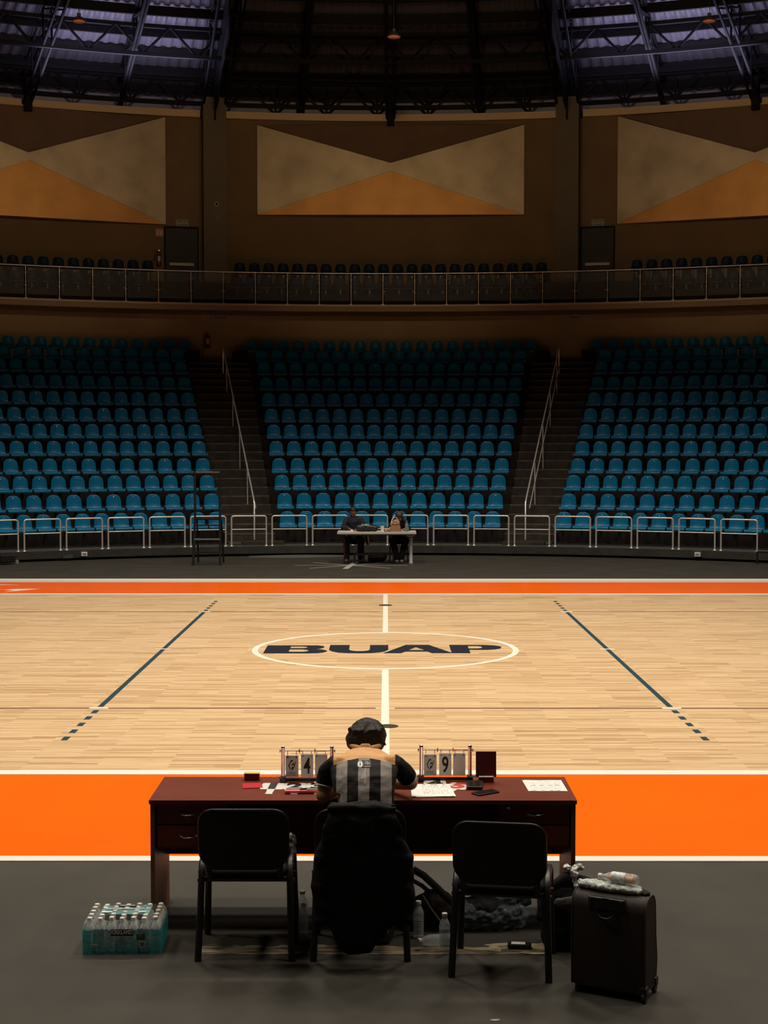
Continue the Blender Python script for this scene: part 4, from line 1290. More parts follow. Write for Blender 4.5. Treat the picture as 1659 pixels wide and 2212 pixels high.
# ================================================================== FOREGROUND THINGS ON THE FLOOR
M_clear = mat('clear_bottle_plastic', (0.75, 0.80, 0.80), 0.12, alpha=0.30, spec=0.8)
M_water = mat('water_body', (0.45, 0.52, 0.52), 0.08, alpha=0.25, spec=0.6)
M_cap = mat('white_cap', (0.70, 0.66, 0.60), 0.45)
M_teal_l = mat('teal_label', (0.05, 0.35, 0.36), 0.4)
def bottle_profile(r=0.031, h=0.195):
    pr = [(r * 0.55, 0.0), (r * 0.95, 0.004), (r, 0.012)]
    z = 0.02
    while z < h * 0.62:
        pr += [(r, z), (r * 0.93, z + 0.005), (r, z + 0.010)]; z += 0.014
    pr += [(r * 0.97, h * 0.66), (r, h * 0.70), (r * 0.85, h * 0.80), (r * 0.5, h * 0.91), (r * 0.40, h * 0.94), (r * 0.40, h)]
    return pr
def cap_profile(r, h): return [(r * 0.48, h - 0.004), (r * 0.50, h), (r * 0.50, h + 0.012), (r * 0.44, h + 0.014), (0, h + 0.014)]
def water_bottle(label, loc, level=0.45, rot=None, group='loose water bottles under the desk', r=0.031, h=0.195, label_band=False):
    t = thing('water_bottle', label, 'bottle', loc, 0, group)
    if rot: t.rotation_euler = rot
    m = MB(); m.lathe(bottle_profile(r, h), 20); m.build('bottle_body', M_clear, t, smooth=50)
    m = MB(); m.lathe(cap_profile(r, h), 16); m.build('cap', M_cap, t, smooth=40)
    if level:
        m = MB(); m.lathe([(r * 0.5, 0.003), (r * 0.88, 0.008), (r * 0.88, h * level), (0, h * level)], 20); m.build('water', M_water, t, smooth=40)
    return t
water_bottle('clear water bottle standing left of the black jacket', (-0.452, -11.735, 0.0), 0.5)
water_bottle('tall crumpled empty clear bottle behind the bottle left of the jacket', (-0.465, -11.62, 0.0), 0, h=0.235, r=0.034)
water_bottle('clear water bottle standing just right of the black jacket', (0.190, -11.680, 0.0), 0.55)
water_bottle('clear water bottle with a white cap standing by the leg of the turned chair', (0.328, -11.895, 0.0), 0.65)
o = water_bottle('clear water bottle lying with its cap toward the left beside the upright one', (0.365, -11.80, 0.033), 0)
o.rotation_euler = (R_(84), 0, R_(-62))

# shrink wrapped case of bottles
t = thing('water_case', 'shrink wrapped case of small water bottles left of the desk', 'water case', (-1.432, -11.795, 0), R_(1.5))
NX, NY, PB = 7, 5, 0.0595
bm_ = MB(); bm_.lathe(bottle_profile(0.0285, 0.172), 14)
cm_ = MB(); cm_.lathe([(0.0140, 0.170), (0.0145, 0.174), (0.0145, 0.186), (0.013, 0.189), (0, 0.189)], 12)
bo0 = None
M_bot = mat('dull_bottle_plastic', (0.62, 0.64, 0.62), 0.25, alpha=0.65, spec=0.6)
for jx in range(NY):
    for ix in range(NX):
        x = (ix - (NX - 1) / 2) * PB; y = (jx - (NY - 1) / 2) * PB + (0.010 if ix % 2 == 0 else -0.006)
        if bo0 is None:
            bo0 = bm_.build('bottle', M_bot, t, smooth=50); ca0 = cm_.build('cap', M_cap, bo0, smooth=40); bb, cc = bo0, ca0
        else:
            bb = bo0.copy(); COL.objects.link(bb); bb.parent = t; cc = ca0.copy(); COL.objects.link(cc); cc.parent = bb
        bb.location = (x, y, random.uniform(-.001, .002))
def wrap_ring(z, k=1.0, crump=0.0):
    pts = []
    hx, hy = NX * PB / 2 + 0.003, NY * PB / 2 + 0.006
    n = 8
    def add(x, y): pts.append((x * k, y * k, z + random.uniform(-crump, crump)))
    for ix in range(NX):
        for i in range(n): 
            q = i / n; add(-hx + (ix + q) * 2 * hx / NX, -hy - 0.007 * math.sin(PI * q) + (0.005 if ix % 2 else -0.004))
    for jx in range(NY):
        for i in range(n):
            q = i / n; add(hx + 0.006 * math.sin(PI * q), -hy + (jx + q) * 2 * hy / NY)
    for ix in range(NX):
        for i in range(n):
            q = i / n; add(hx - (ix + q) * 2 * hx / NX, hy + 0.007 * math.sin(PI * q))
    for jx in range(NY):
        for i in range(n):
            q = i / n; add(-hx - 0.006 * math.sin(PI * q), hy - (jx + q) * 2 * hy / NY)
    return pts
def wrap_material():
    m = bpy.data.materials.new('printed_shrink_film'); m.use_nodes = True
    nt = m.node_tree; N = nt.nodes.new; L = nt.links.new
    b = nt.nodes['Principled BSDF']; b.inputs['Roughness'].default_value = 0.22; b.inputs['Specular IOR Level'].default_value = 0.7
    tc = N('ShaderNodeTexCoord'); sp = N('ShaderNodeSeparateXYZ'); L(tc.outputs['Object'], sp.inputs[0])
    no = N('ShaderNodeTexNoise'); no.inputs['Scale'].default_value = 14; no.inputs['Detail'].default_value = 3; L(tc.outputs['Object'], no.inputs['Vector'])
    r = N('ShaderNodeValToRGB'); r.color_ramp.elements[0].position = 0.02; r.color_ramp.elements[0].color = (0.025, 0.36, 0.38, 1)
    r.color_ramp.elements[1].position = 0.10; r.color_ramp.elements[1].color = (0.27, 0.40, 0.42, 1)
    e = r.color_ramp.elements.new(0.055); e.color = (0.14, 0.42, 0.44, 1)
    e = r.color_ramp.elements.new(0.135); e.color = (0.03, 0.20, 0.25, 1)
    L(sp.outputs[2], r.inputs[0])
    # sideways: teal strongest at the ends, greyer in the middle
    ab = N('ShaderNodeMath'); ab.operation = 'ABSOLUTE'; L(sp.outputs[0], ab.inputs[0])
    mr = N('ShaderNodeMapRange'); mr.inputs['From Min'].default_value = 0.10; mr.inputs['From Max'].default_value = 0.22; L(ab.outputs[0], mr.inputs[0])
    mx = N('ShaderNodeMixRGB'); L(mr.outputs[0], mx.inputs[0]); L(r.outputs[0], mx.inputs[1]); mx.inputs[2].default_value = (0.02, 0.50, 0.52, 1)
    L(mx.outputs[0], b.inputs['Base Color'])
    m2 = N('ShaderNodeMapRange'); m2.inputs['From Min'].default_value = 0.35; m2.inputs['From Max'].default_value = 0.65; m2.inputs['To Min'].default_value = 0.72; m2.inputs['To Max'].default_value = 0.95; L(no.outputs['Fac'], m2.inputs[0])
    L(m2.outputs[0], b.inputs['Alpha'])
    bp = N('ShaderNodeBump'); bp.inputs['Strength'].default_value = 0.6; bp.inputs['Distance'].default_value = 0.006
    n2 = N('ShaderNodeTexNoise'); n2.inputs['Scale'].default_value = 40; L(tc.outputs['Object'], n2.inputs['Vector']); L(n2.outputs['Fac'], bp.inputs['Height']); L(bp.outputs[0], b.inputs['Normal'])
    return m
random.seed(11)
m = MB(); m.loft([wrap_ring(0.002), wrap_ring(0.04), wrap_ring(0.08), wrap_ring(0.115, 1.0, 0.001), wrap_ring(0.135, 0.99, 0.004)], cap=False)
wr = m.build('printed_wrap', wrap_material(), t, smooth=70)
m = MB(); m.loft([wrap_ring(0.133, 0.99, 0.003), wrap_ring(0.150, 0.975, 0.003), wrap_ring(0.168, 0.95, 0.002), wrap_ring(0.181, 0.90, 0.002)], cap=False)
m.build('clear_wrap', mat('clear_film', (0.75, 0.78, 0.76), 0.12, alpha=0.30, spec=0.9, bump=0.6, bscale=40), t, smooth=70)
# printed panel lying over the caps
m = MB(); rows = []
for i in range(9):
    y = -0.055 + 0.155 * i / 8
    rows.append([Vector((-0.135 + 0.27 * k / 24, y, 0.1865 + 0.004 * math.sin(k * 1.3) * math.sin(i * 1.7))) for k in range(25)])
thick_grid(m, rows, 0.0006); m.build('top_panel', mat('pale_teal_film', (0.20, 0.42, 0.42), 0.25, alpha=0.75, spec=0.8, var=0.35, vscale=14), t, smooth=60)
m = MB(); m.bbox((-0.11, 0.02, 0.194), (0.10, 0.030, 0.1945)); m.bbox((-0.125, -0.045, 0.194), (-0.07, -0.02, 0.1945)); m.bbox((0.075, -0.045, 0.194), (0.11, -0.025, 0.1945)); m.build('top_print', M_white_pl, t)
YF = -(NY * PB / 2 + 0.006) - 0.0155
m = MB(); m.box((0.004, YF + 0.000, 0.122), (0.122, 0.0012, 0.036), rot=Matrix.Rotation(R_(0), 3, 'X')); bl = m.build('brand_label', M_num, t); bl['label'] = 'black label with white lettering'
text_mesh('KIRKLAND', 0.030, M_white_pl, 'lettering', bl, Matrix.Translation((0.004, YF - 0.0016, 0.123)) @ Matrix.Rotation(PI / 2, 4, 'X'), sx=0.80, bold=0.0010)
m = MB(); m.box((-0.0, 0.075, 0.1935), (0.10, 0.022, 0.0012)); bl = m.build('brand_label', M_num, t)
text_mesh('KIRKLAND', 0.020, M_white_pl, 'lettering', bl, Matrix.Translation((0, 0.075, 0.1946)), sx=0.85, bold=0.0006)
m = MB(); m.box((0.105, YF + 0.001, 0.098), (0.046, 0.0012, 0.034)); gl = m.build('count_label', mat('olive_label', (0.07, 0.10, 0.05), 0.4), t)
text_mesh('35', 0.022, mat('pale_olive_print', (0.35, 0.38, 0.22), 0.5), 'lettering', gl, Matrix.Translation((0.100, YF, 0.103)) @ Matrix.Rotation(PI / 2, 4, 'X'))
m = MB(); m.box((0.113, YF + 0.001, 0.056), (0.034, 0.0012, 0.034)); bc = m.build('barcode_label', M_white_pl, t)
m = MB(); x = 0.101
while x < 0.126:
    w_ = random.uniform(0.0008, 0.0022); m.bbox((x, YF - 0.0002, 0.044), (x + w_, YF + 0.0008, 0.070)); x += w_ + random.uniform(0.0008, 0.002)
m.build('bars', M_num, bc)
m = MB(); m.prism(rounded(0.040, 0.018, 0.008, 4, -0.145, 0.050), YF - 0.0002, YF + 0.002, to=lambda a, b, c: (a, c, b)); m.build('oval_label', mat('pale_grey_print', (0.40, 0.42, 0.40), 0.4), t)

# suitcase
ang_s = R_(-26.8)
t = thing('suitcase', 'dark brown upright suitcase on wheels at the right of the desk', 'suitcase', (1.156, -12.505, 0), ang_s)
M_case = mat('dark_brown_nylon', (0.022, 0.014, 0.010), 0.6, spec=0.35, bump=0.25, bscale=300)
M_case_s = mat('brown_nylon_side', (0.040, 0.030, 0.018), 0.65, spec=0.3, bump=0.25, bscale=300)
W2, D2, H2 = 0.192, 0.088, 0.515
prof = []
base = []
# side profile (y,z) with rounded top edges and a bulging far pocket
side = [(-D2, 0.045), (-D2 - 0.002, 0.25), (-D2, H2 - 0.075), (-D2 + 0.008, H2 - 0.035), (-D2 + 0.03, H2 - 0.010), (-D2 + 0.065, H2), (0.03, H2), (D2 - 0.03, H2 - 0.012), (D2 - 0.006, H2 - 0.045), (D2, H2 - 0.10), (D2 + 0.008, 0.30), (D2 + 0.030, 0.17), (D2 + 0.020, 0.09), (D2, 0.045)]
rings = []
for x, k in ((-W2, 0.955), (-W2 + 0.006, 0.985), (-W2 + 0.02, 1.0), (0, 1.0), (W2 - 0.02, 1.0), (W2 - 0.006, 0.985), (W2, 0.955)):
    rings.append([(x, y * k, 0.28 + (z - 0.28) * (1 - (1 - k) * 0.5)) for y, z in side])
m = MB(); m.loft(rings); m.build('case_body', M_case, t, smooth=40)
for sx in (-1, 1):
    m = MB(); m.tube([(sx * (W2 - 0.002), y * 0.985, 0.28 + (z - 0.28) * 0.992) for y, z in side], 0.004, 8, closed=True); m.build('piping', M_case_s, t, smooth=60)
m = MB(); m.bbox((-0.105, -D2 - 0.006, H2 - 0.072), (0.085, -D2 + 0.030, H2 - 0.012)); m.build('handle_recess', M_blackp, t, bevel=0.006)
m = MB(); m.tube([(-0.09, -D2 - 0.008, H2 - 0.060), (-0.09, -D2 - 0.012, H2 - 0.022), (-0.080, -D2 - 0.013, H2 - 0.014), (0.060, -D2 - 0.013, H2 - 0.014), (0.070, -D2 - 0.012, H2 - 0.022), (0.070, -D2 - 0.008, H2 - 0.060)], 0.0065, 8); h_ = m.build('telescopic_handle', M_blackp, t, smooth=50)
m = MB(); m.box((-0.01, -D2 - 0.014, H2 - 0.010), (0.035, 0.016, 0.008)); m.build('release_button', M_blackp, h_, bevel=0.002)
m = MB(); m.tube([(-0.01 + 0.046 * math.cos(q), -D2 - 0.006 - 0.014 * math.sin(q), H2 - 0.076 - 0.036 * math.sin(q)) for q in [PI * i / 12 for i in range(13)]], 0.006, 8); m.build('carry_handle', M_blackp, t, smooth=50)
for sx in (-1, 1):
    for y in (-D2 + 0.018, D2 + 0.012):
        if sx == -1: 
            m = MB(); m.lathe([(0.016, 0.0), (0.018, 0.01), (0.018, 0.05)], 12, (sx * (W2 - 0.03), y * 0.9, 0)); m.build('foot', M_blackp, t); continue
        m = MB(); m.box((sx * (W2 - 0.012), y, 0.055), (0.04, 0.045, 0.05)); hs = m.build('wheel_housing', M_blackp, t, bevel=0.008)
        m = MB(); m.lathe([(0.010, -0.011), (0.024, -0.010), (0.0265, -0.004), (0.0265, 0.004), (0.024, 0.010), (0.010, 0.011)], 20, (sx * (W2 - 0.008), y - 0.004, 0.0268), 0, Matrix.Rotation(PI / 2, 3, 'Y')); m.build('wheel', mat('wheel_rubber', (0.02, 0.018, 0.017), 0.4), hs, smooth=40)
S_M = Matrix.Translation((1.156, -12.505, 0)) @ Matrix.Rotation(ang_s, 4, 'Z')
def onS(x, y, z): return tuple(S_M @ Vector((x, y, z)))
# folded cloth on the suitcase
m = MB()
limb(m, [onS(-0.175, 0.0, 0.537), onS(-0.06, -0.01, 0.536), onS(0.06, -0.005, 0.535), onS(0.135, 0.0, 0.531)], [0.019, 0.021, 0.020, 0.016], flat=(1.6, 1.0))
limb(m, [onS(-0.16, 0.035, 0.534), onS(0.12, 0.035, 0.532)], [0.017, 0.016], flat=(1.5, 1.0))
tag(organic(m, 'grey_towel', mat('grey_green_towel', (0.48, 0.52, 0.48), 0.95, spec=0.1, var=0.35, vscale=50, bump=0.6, bscale=120), None, voxel=0.005, smooth=1, disp=0.006, dscale=45), 'rolled grey towel lying along the top of the suitcase', 'towel')
m = MB()
limb(m, [onS(0.11, 0.03, 0.530), onS(0.175, 0.01, 0.523)], [0.012, 0.010], flat=(2.6, 0.8))
tag(organic(m, 'cloth_bundle', M_blackmatte, None, voxel=0.004, smooth=1, disp=0.003, dscale=40), 'small black cloth bundle at the right end of the suitcase top', 'cloth')
# lying bottle with a wrapper
t = thing('juice_bottle', 'clear labelled bottle lying on the grey towel on the suitcase', 'bottle', onS(-0.075, 0.02, 0.578), 0)
t.rotation_euler = (0, PI / 2, ang_s)
m = MB(); m.lathe([(0.012, 0.0), (0.014, 0.02), (0.026, 0.045), (0.030, 0.07), (0.031, 0.17), (0.028, 0.19), (0.02, 0.195)], 20); m.build('bottle_body', M_clear, t, smooth=50)
m = MB(); m.lathe([(0.0, -0.014), (0.013, -0.013), (0.0145, -0.010), (0.0145, 0.005), (0.012, 0.006)], 16); m.build('cap', M_cap, t, smooth=40)
m = MB(); m.lathe([(0.0, 0.02), (0.020, 0.05), (0.024, 0.10), (0.024, 0.17), (0.0, 0.18)], 16, rx=0.75); m.build('contents', mat('peach_contents', (0.62, 0.28, 0.13), 0.5), t, smooth=50)
m = MB(); m.lathe([(0.0312, 0.06), (0.0316, 0.065), (0.0316, 0.125), (0.0312, 0.13)], 24)
lb = m.build('label_band', mat('grey_white_label', (0.75, 0.80, 0.77), 0.4, var=0.4, vscale=60, alpha=0.9), t, smooth=50)

# backpack beside the suitcase, partly behind the chair leg
m = MB()
rings = []
BX, BY = 1.02, -11.81
for z, wx, wy in ((0.004, 0.14, 0.10), (0.05, 0.155, 0.115), (0.15, 0.155, 0.115), (0.25, 0.15, 0.11), (0.31, 0.14, 0.10), (0.345, 0.12, 0.085), (0.36, 0.06, 0.05)):
    rings.append([(BX + wx * math.copysign(abs(math.cos(q)) ** 0.6, math.cos(q)), BY + wy * math.copysign(abs(math.sin(q)) ** 0.6, math.sin(q)), z) for q in [2 * PI * i / 28 for i in range(28)]])
m.loft(rings)
limb(m, [(BX - 0.15, BY - 0.06, 0.335), (BX - 0.02, BY - 0.05, 0.385), (BX + 0.10, BY - 0.02, 0.365)], [0.02, 0.035, 0.025])
limb(m, [(BX - 0.165, BY - 0.05, 0.30), (BX - 0.17, BY - 0.09, 0.18)], [0.018, 0.02])
t = tag(organic(m, 'backpack', mat('black_backpack_cloth', (0.012, 0.011, 0.011), 0.85, spec=0.2), None, voxel=0.008, smooth=2, disp=0.010, dscale=13), 'slumped black backpack between the turned chair and the suitcase', 'backpack')
m = MB(); limb(m, [(BX - 0.09, BY - 0.125, 0.27), (BX + 0.04, BY - 0.13, 0.295)], [0.016, 0.018], flat=(1, 1.8))
organic(m, 'flap', mat('grey_lining', (0.06, 0.055, 0.05), 0.8), t, voxel=0.006, smooth=2, disp=0.005, dscale=25)
m = MB()
random.seed(5)
for i in range(6): ball(m, (BX + 0.015 + random.uniform(-.035, .04), BY - 0.05 + random.uniform(-.02, .03), 0.43 + random.uniform(-.025, .02)), 0.022, 0.02, 0.018)
limb(m, [(BX + 0.0, BY - 0.05, 0.41), (BX + 0.05, BY - 0.09, 0.33)], [0.02, 0.012])
tag(organic(m, 'crumpled_wrapper', mat('silver_white_film', (0.5, 0.48, 0.45), 0.2, spec=0.8, var=0.6, vscale=40), None, voxel=0.005, smooth=0, disp=0.010, dscale=50), 'crumpled whitish plastic wrapper on top of the black backpack', 'wrapper')

# slumped bag with straps between the jacket and the turned chair
m = MB()
limb(m, [(0.16, -11.50, 0.09), (0.30, -11.50, 0.12), (0.42, -11.52, 0.08)], [0.085, 0.105, 0.07], flat=(1, 0.9))
limb(m, [(0.30, -11.50, 0.12), (0.38, -11.55, 0.05)], [0.08, 0.045])
t = tag(organic(m, 'shoulder_bag', mat('dark_brown_bag_cloth', (0.020, 0.015, 0.011), 0.8, spec=0.2), None, voxel=0.008, smooth=2, disp=0.014, dscale=12), 'slumped dark bag with loose straps between the jacket and the turned chair', 'bag')
m = MB(); m.tube([(0.16, -11.62, 0.37), (0.22, -11.62, 0.335), (0.29, -11.62, 0.27), (0.36, -11.62, 0.20), (0.42, -11.62, 0.15)], 0.016, 8, flat=(0.4, 1.3)); m.build('strap', mat('black_webbing', (0.016, 0.014, 0.012), 0.7), t, smooth=50)
m = MB(); m.tube([(0.16, -11.60, 0.30), (0.21, -11.61, 0.275), (0.26, -11.60, 0.23)], 0.010, 8, flat=(0.4, 1.3)); m.build('strap', MATS['black_webbing'], t, smooth=50)
m = MB(); m.tube([(0.215, -11.66, 0.235), (0.255, -11.67, 0.17), (0.33, -11.70, 0.075)], 0.004, 6); m.build('cord', mat('grey_cord', (0.12, 0.11, 0.10), 0.6), t, smooth=50)

# clear carrier bag with dark cloth and a teal bottle pack, on the floor under the desk
t = thing('plastic_bag', 'crumpled clear plastic bag stuffed with dark cloth under the turned chair', 'plastic bag', (0.62, -11.52, 0))
m = MB()
limb(m, [(-0.17, 0.0, 0.10), (-0.04, 0.0, 0.115), (0.10, 0.01, 0.09)], [0.075, 0.085, 0.07])
limb(m, [(-0.06, -0.02, 0.17), (-0.03, -0.02, 0.225)], [0.045, 0.02]); limb(m, [(0.12, 0.0, 0.12), (0.165, 0.0, 0.20)], [0.04, 0.016])
organic(m, 'dark_cloth', mat('dark_blue_cloth', (0.010, 0.011, 0.015), 0.85), t, voxel=0.007, smooth=2, disp=0.012, dscale=16)
m = MB()
limb(m, [(-0.18, -0.02, 0.09), (-0.02, -0.03, 0.075), (0.12, -0.02, 0.085)], [0.085, 0.072, 0.075])
limb(m, [(0.02, 0.0, 0.16), (0.10, 0.0, 0.18), (0.19, 0.02, 0.16)], [0.05, 0.05, 0.035])
organic(m, 'clear_film', mat('crumpled_clear_film', (0.45, 0.55, 0.55), 0.12, alpha=0.14, spec=0.9), t, voxel=0.006, smooth=0, disp=0.020, dscale=26)
m = MB()
limb(m, [(0.03, 0.01, 0.165), (0.11, 0.01, 0.175)], [0.035, 0.04]); limb(m, [(0.16, 0.01, 0.155), (0.20, 0.01, 0.150)], [0.028, 0.022])
organic(m, 'teal_wrapper', mat('teal_wrapper_film', (0.03, 0.10, 0.10), 0.2, spec=0.8, var=0.6, vscale=30), t, voxel=0.005, smooth=0, disp=0.012, dscale=35)
# crumpled bag on the left chair seat
t = thing('plastic_bag', 'crumpled clear plastic bag on the seat of the left chair, poking out beside its back', 'plastic bag', (-0.60, -11.86, 0.495))
m = MB(); limb(m, [(-0.06, 0, 0.07), (0.06, 0.0, 0.07), (0.085, 0.0, 0.105)], [0.065, 0.055, 0.035])
organic(m, 'clear_film', mat('smoky_film', (0.25, 0.22, 0.20), 0.12, alpha=0.22, spec=0.9), t, voxel=0.006, smooth=0, disp=0.012, dscale=34)
m = MB(); limb(m, [(-0.06, 0, 0.045), (0.05, 0.0, 0.05)], [0.045, 0.04])
organic(m, 'dark_contents', M_blackmatte, t, voxel=0.007, smooth=2, disp=0.008, dscale=18)

# worn tape on the floor
def tape_material():
    m = bpy.data.materials.new('worn_beige_tape'); m.use_nodes = True
    nt = m.node_tree; N = nt.nodes.new; L = nt.links.new
    b = nt.nodes['Principled BSDF']; b.inputs['Roughness'].default_value = 0.7
    tc = N('ShaderNodeTexCoord'); mp = N('ShaderNodeMapping'); mp.inputs['Scale'].default_value = (5, 26, 1); L(tc.outputs['Object'], mp.inputs['Vector'])
    no = N('ShaderNodeTexNoise'); no.inputs['Scale'].default_value = 1; no.inputs['Detail'].default_value = 5; L(mp.outputs[0], no.inputs['Vector'])
    r = N('ShaderNodeValToRGB'); e = r.color_ramp.elements
    e[0].position = 0.40; e[0].color = (0.040, 0.034, 0.025, 1); e[1].position = 0.62; e[1].color = (0.34, 0.27, 0.17, 1)
    x = e.new(0.48); x.color = (0.20, 0.155, 0.095, 1)
    L(no.outputs['Fac'], r.inputs[0]); L(r.outputs[0], b.inputs['Base Color']); return m
random.seed(21)
m = MB()
xs = [-1.01 + 1.93 * i / 60 for i in range(61)]
lo = [-11.955 + random.uniform(-0.006, 0.006) for _ in xs]; hi = [-11.80 + random.uniform(-0.05, 0.012) for _ in xs]
vs = [(x, y, 0.0015) for x, y in zip(xs, lo)] + [(x, y, 0.0015) for x, y in zip(xs, hi)]
m.add(vs, [(i, i + 1, 62 + i, 61 + i) for i in range(60)])
M_tape = tape_material()
tag(m.build('tape_residue', M_tape), 'long strip of worn beige tape residue on the floor in front of the desk', 'tape')
M_torn = mat('torn_beige_paper', (0.36, 0.30, 0.18), 0.8, var=0.2, vscale=20)
for i, (x, y, a, sx_, sy_, lab) in enumerate(((0.66, -11.80, 12, 0.12, 0.03, 'torn beige tape piece behind the labelled black device'), (0.86, -11.83, -20, 0.10, 0.07, 'torn beige tape piece right of the labelled black device'), (0.60, -11.89, 30, 0.06, 0.06, 'torn beige tape piece left of the labelled black device'), (0.80, -11.945, -8, 0.09, 0.03, 'torn triangular tape piece in front of the labelled black device'))):
    m = MB()
    poly = []
    for k in range(9):
        q = 2 * PI * k / 9; rr = random.uniform(0.55, 1.1); poly.append((sx_ * rr * math.cos(q), sy_ * rr * math.sin(q)))
    m.prism(poly, 0.0016 + 0.0006 * i, 0.003 + 0.0006 * i)
    o = m.build('torn_tape', M_torn); o.location = (x, y, 0); o.rotation_euler = (0, 0, R_(a)); tag(o, lab, 'tape', 'torn tape pieces')
t = thing('labelled_device', 'small black device with a white label on the torn tape', 'device', (0.742, -11.855, 0.0055), R_(-6))
m = MB(); m.prism(rounded(0.13, 0.06, 0.015), 0, 0.022); m.build('shell', M_blackp, t, bevel=0.004)
m = MB(); m.bbox((-0.045, -0.018, 0.0225), (0.03, 0.018, 0.0235)); lb = m.build('label', M_paper, t)
m = MB()
for k in range(5): m.bbox((-0.038 + 0.013 * k, -0.002, 0.0236), (-0.03 + 0.013 * k, 0.004, 0.0239))
m.build('print', M_num, lb)
m = MB(); m.prism([(-0.022, -0.008), (0.0, -0.014), (0.024, -0.004), (0.016, 0.012), (-0.01, 0.010), (-0.024, 0.002)], 0, 0.002)
o = m.build('paper_scrap', mat('greyed_paper', (0.30, 0.27, 0.24), 0.8)); o.location = (0.533, -12.875, 0.0005); tag(o, 'small pale paper scrap alone on the floor at the very front', 'scrap')
# ================================================================== FAR SIDE : TABLE, PEOPLE, UMPIRE STAND
t = thing('folding_table', 'long white folding table on the far side of the court', 'table', (-0.205, 14.75, 0))
M_tt = mat('pale_grey_tabletop', (0.52, 0.49, 0.44), 0.5)
m = MB(); m.bbox((-0.92, -0.37, 0.705), (0.92, 0.37, 0.755)); m.build('tabletop', M_tt, t, bevel=0.006)
m = MB(); m.bbox((-0.85, -0.30, 0.675), (0.85, 0.30, 0.705)); m.build('apron', mat('dim_table_frame', (0.10, 0.095, 0.085), 0.5), t)
m = MB(); m.lathe([(0.045, 0), (0.045, 0.05), (0.037, 0.06), (0.037, 0.56), (0.045, 0.57), (0.045, 0.60), (0.02, 0.62), (0.02, 0.70)], 16, (0.80, -0.05, 0)); m.build('leg', mat('white_leg', (0.50, 0.48, 0.44), 0.4), t, smooth=40)
m = MB(); m.tube([(0.70, -0.05, 0.66), (0.80, -0.05, 0.64), (0.88, -0.05, 0.67)], 0.015, 8); m.build('leg_hinge', M_white_pl, t, smooth=50)
for sy in (-1, 1):
    m = MB(); m.tube([(-0.76, sy * 0.24, 0), (-0.76, sy * 0.24, 0.69)], 0.014, 8); m.build('leg', mat('dark_red_leg', (0.04, 0.012, 0.01), 0.5), t, smooth=50)
# bench under the table
t = thing('low_bench', 'low black bench standing under the white table', 'bench', (-0.27, 14.72, 0))
m = MB(); m.bbox((-0.48, -0.10, 0.20), (0.48, 0.10, 0.235)); m.build('plank', M_blackmatte, t)
for sx in (-1, 1):
    m = MB(); m.bbox((sx * 0.46 - 0.02, -0.10, 0), (sx * 0.46 + 0.02, 0.10, 0.20)); m.build('leg', M_blackmatte, t)
# two simple chairs of the table officials
def far_chair(x, y, label):
    t = thing('table_chair', label, 'chair', (x, y, 0), 0, 'dark chairs behind the white table')
    for sx in (-1, 1):
        for sy in (-1, 1):
            m = MB(); m.tube([(sx * 0.22, sy * 0.21, 0), (sx * 0.20, sy * 0.19, 0.44)], 0.013, 8); m.build('leg', mat('dark_wine_tube', (0.03, 0.010, 0.009), 0.4), t, smooth=50)
    m = MB(); m.prism(rounded(0.44, 0.42, 0.05), 0.43, 0.455); m.build('seat', M_fabric, t)
    m = MB(); m.prism(rounded(0.42, 0.24, 0.05, 4, 0, 0.70), 0.205, 0.23, to=lambda a, b, c: (a, c, b)); m.build('backrest', M_fabric, t)
    for sx in (-1, 1):
        m = MB(); m.tube([(sx * 0.18, 0.21, 0.43), (sx * 0.18, 0.235, 0.72)], 0.011, 8); m.build('back_post', MATS['dark_wine_tube'], t, smooth=50)
far_chair(-0.735, 15.42, 'dark chair under the seated man at the white table')
far_chair(0.315, 15.38, 'dark chair under the seated woman at the white table')
# person at the left of the table
t = thing('person', 'person in dark clothes sitting at the left half of the white table, looking down', 'person', (-0.755, 15.30, 0), PI)
# local frame: +y faces the court (world -y)
b = MB()
limb(b, [(0, -0.06, 0.54), (0, -0.04, 0.75), (0, 0.0, 0.96)], [0.13, 0.125, 0.12])
limb(b, [(0, 0.02, 1.0), (0, 0.06, 1.10)], [0.055, 0.05])
T, R3 = head(b, (0.02, 0.085, 1.185), 0.095, R_(-6), R_(28))
for sx in (-1, 1):
    limb(b, [(sx * 0.09, -0.05, 0.53), (sx * 0.17, 0.38, 0.53), (sx * 0.16, 0.34, 0.09)], [0.085, 0.062, 0.045])
    limb(b, [(sx * 0.16, 0.33, 0.06), (sx * 0.17, 0.45, 0.045)], [0.042, 0.035])
    limb(b, [(sx * 0.17, 0.0, 1.0), (sx * 0.25, 0.08, 0.80), (sx * 0.10, 0.34, 0.80)], [0.055, 0.045, 0.028])
    hand(b, (sx * 0.09, 0.36, 0.797), (-sx * 0.5, 0.85, -0.05), (0, 0, 1), (-sx * 0.85, -0.5, 0), L=0.17, curl=0.3)
bd = organic(b, 'body', M_skin2, t, voxel=0.0075, smooth=2); eyes(bd, T, R3, 0.095)
b = MB()
limb(b, [(0, -0.06, 0.56), (0, -0.04, 0.75), (0, 0.0, 0.95)], [0.16, 0.155, 0.15])
limb(b, [(-0.15, 0.0, 1.0), (0.15, 0.0, 1.0)], [0.07, 0.07]); limb(b, [(0, 0.02, 1.02), (0, 0.05, 1.06)], [0.08, 0.065])
for sx in (-1, 1): limb(b, [(sx * 0.17, 0.0, 1.0), (sx * 0.25, 0.08, 0.805), (sx * 0.13, 0.30, 0.805)], [0.072, 0.062, 0.045])
organic(b, 'jacket', mat('dark_navy_jacket', (0.012, 0.013, 0.022), 0.8), t, voxel=0.009, smooth=2, disp=0.006, dscale=14)
b = MB()
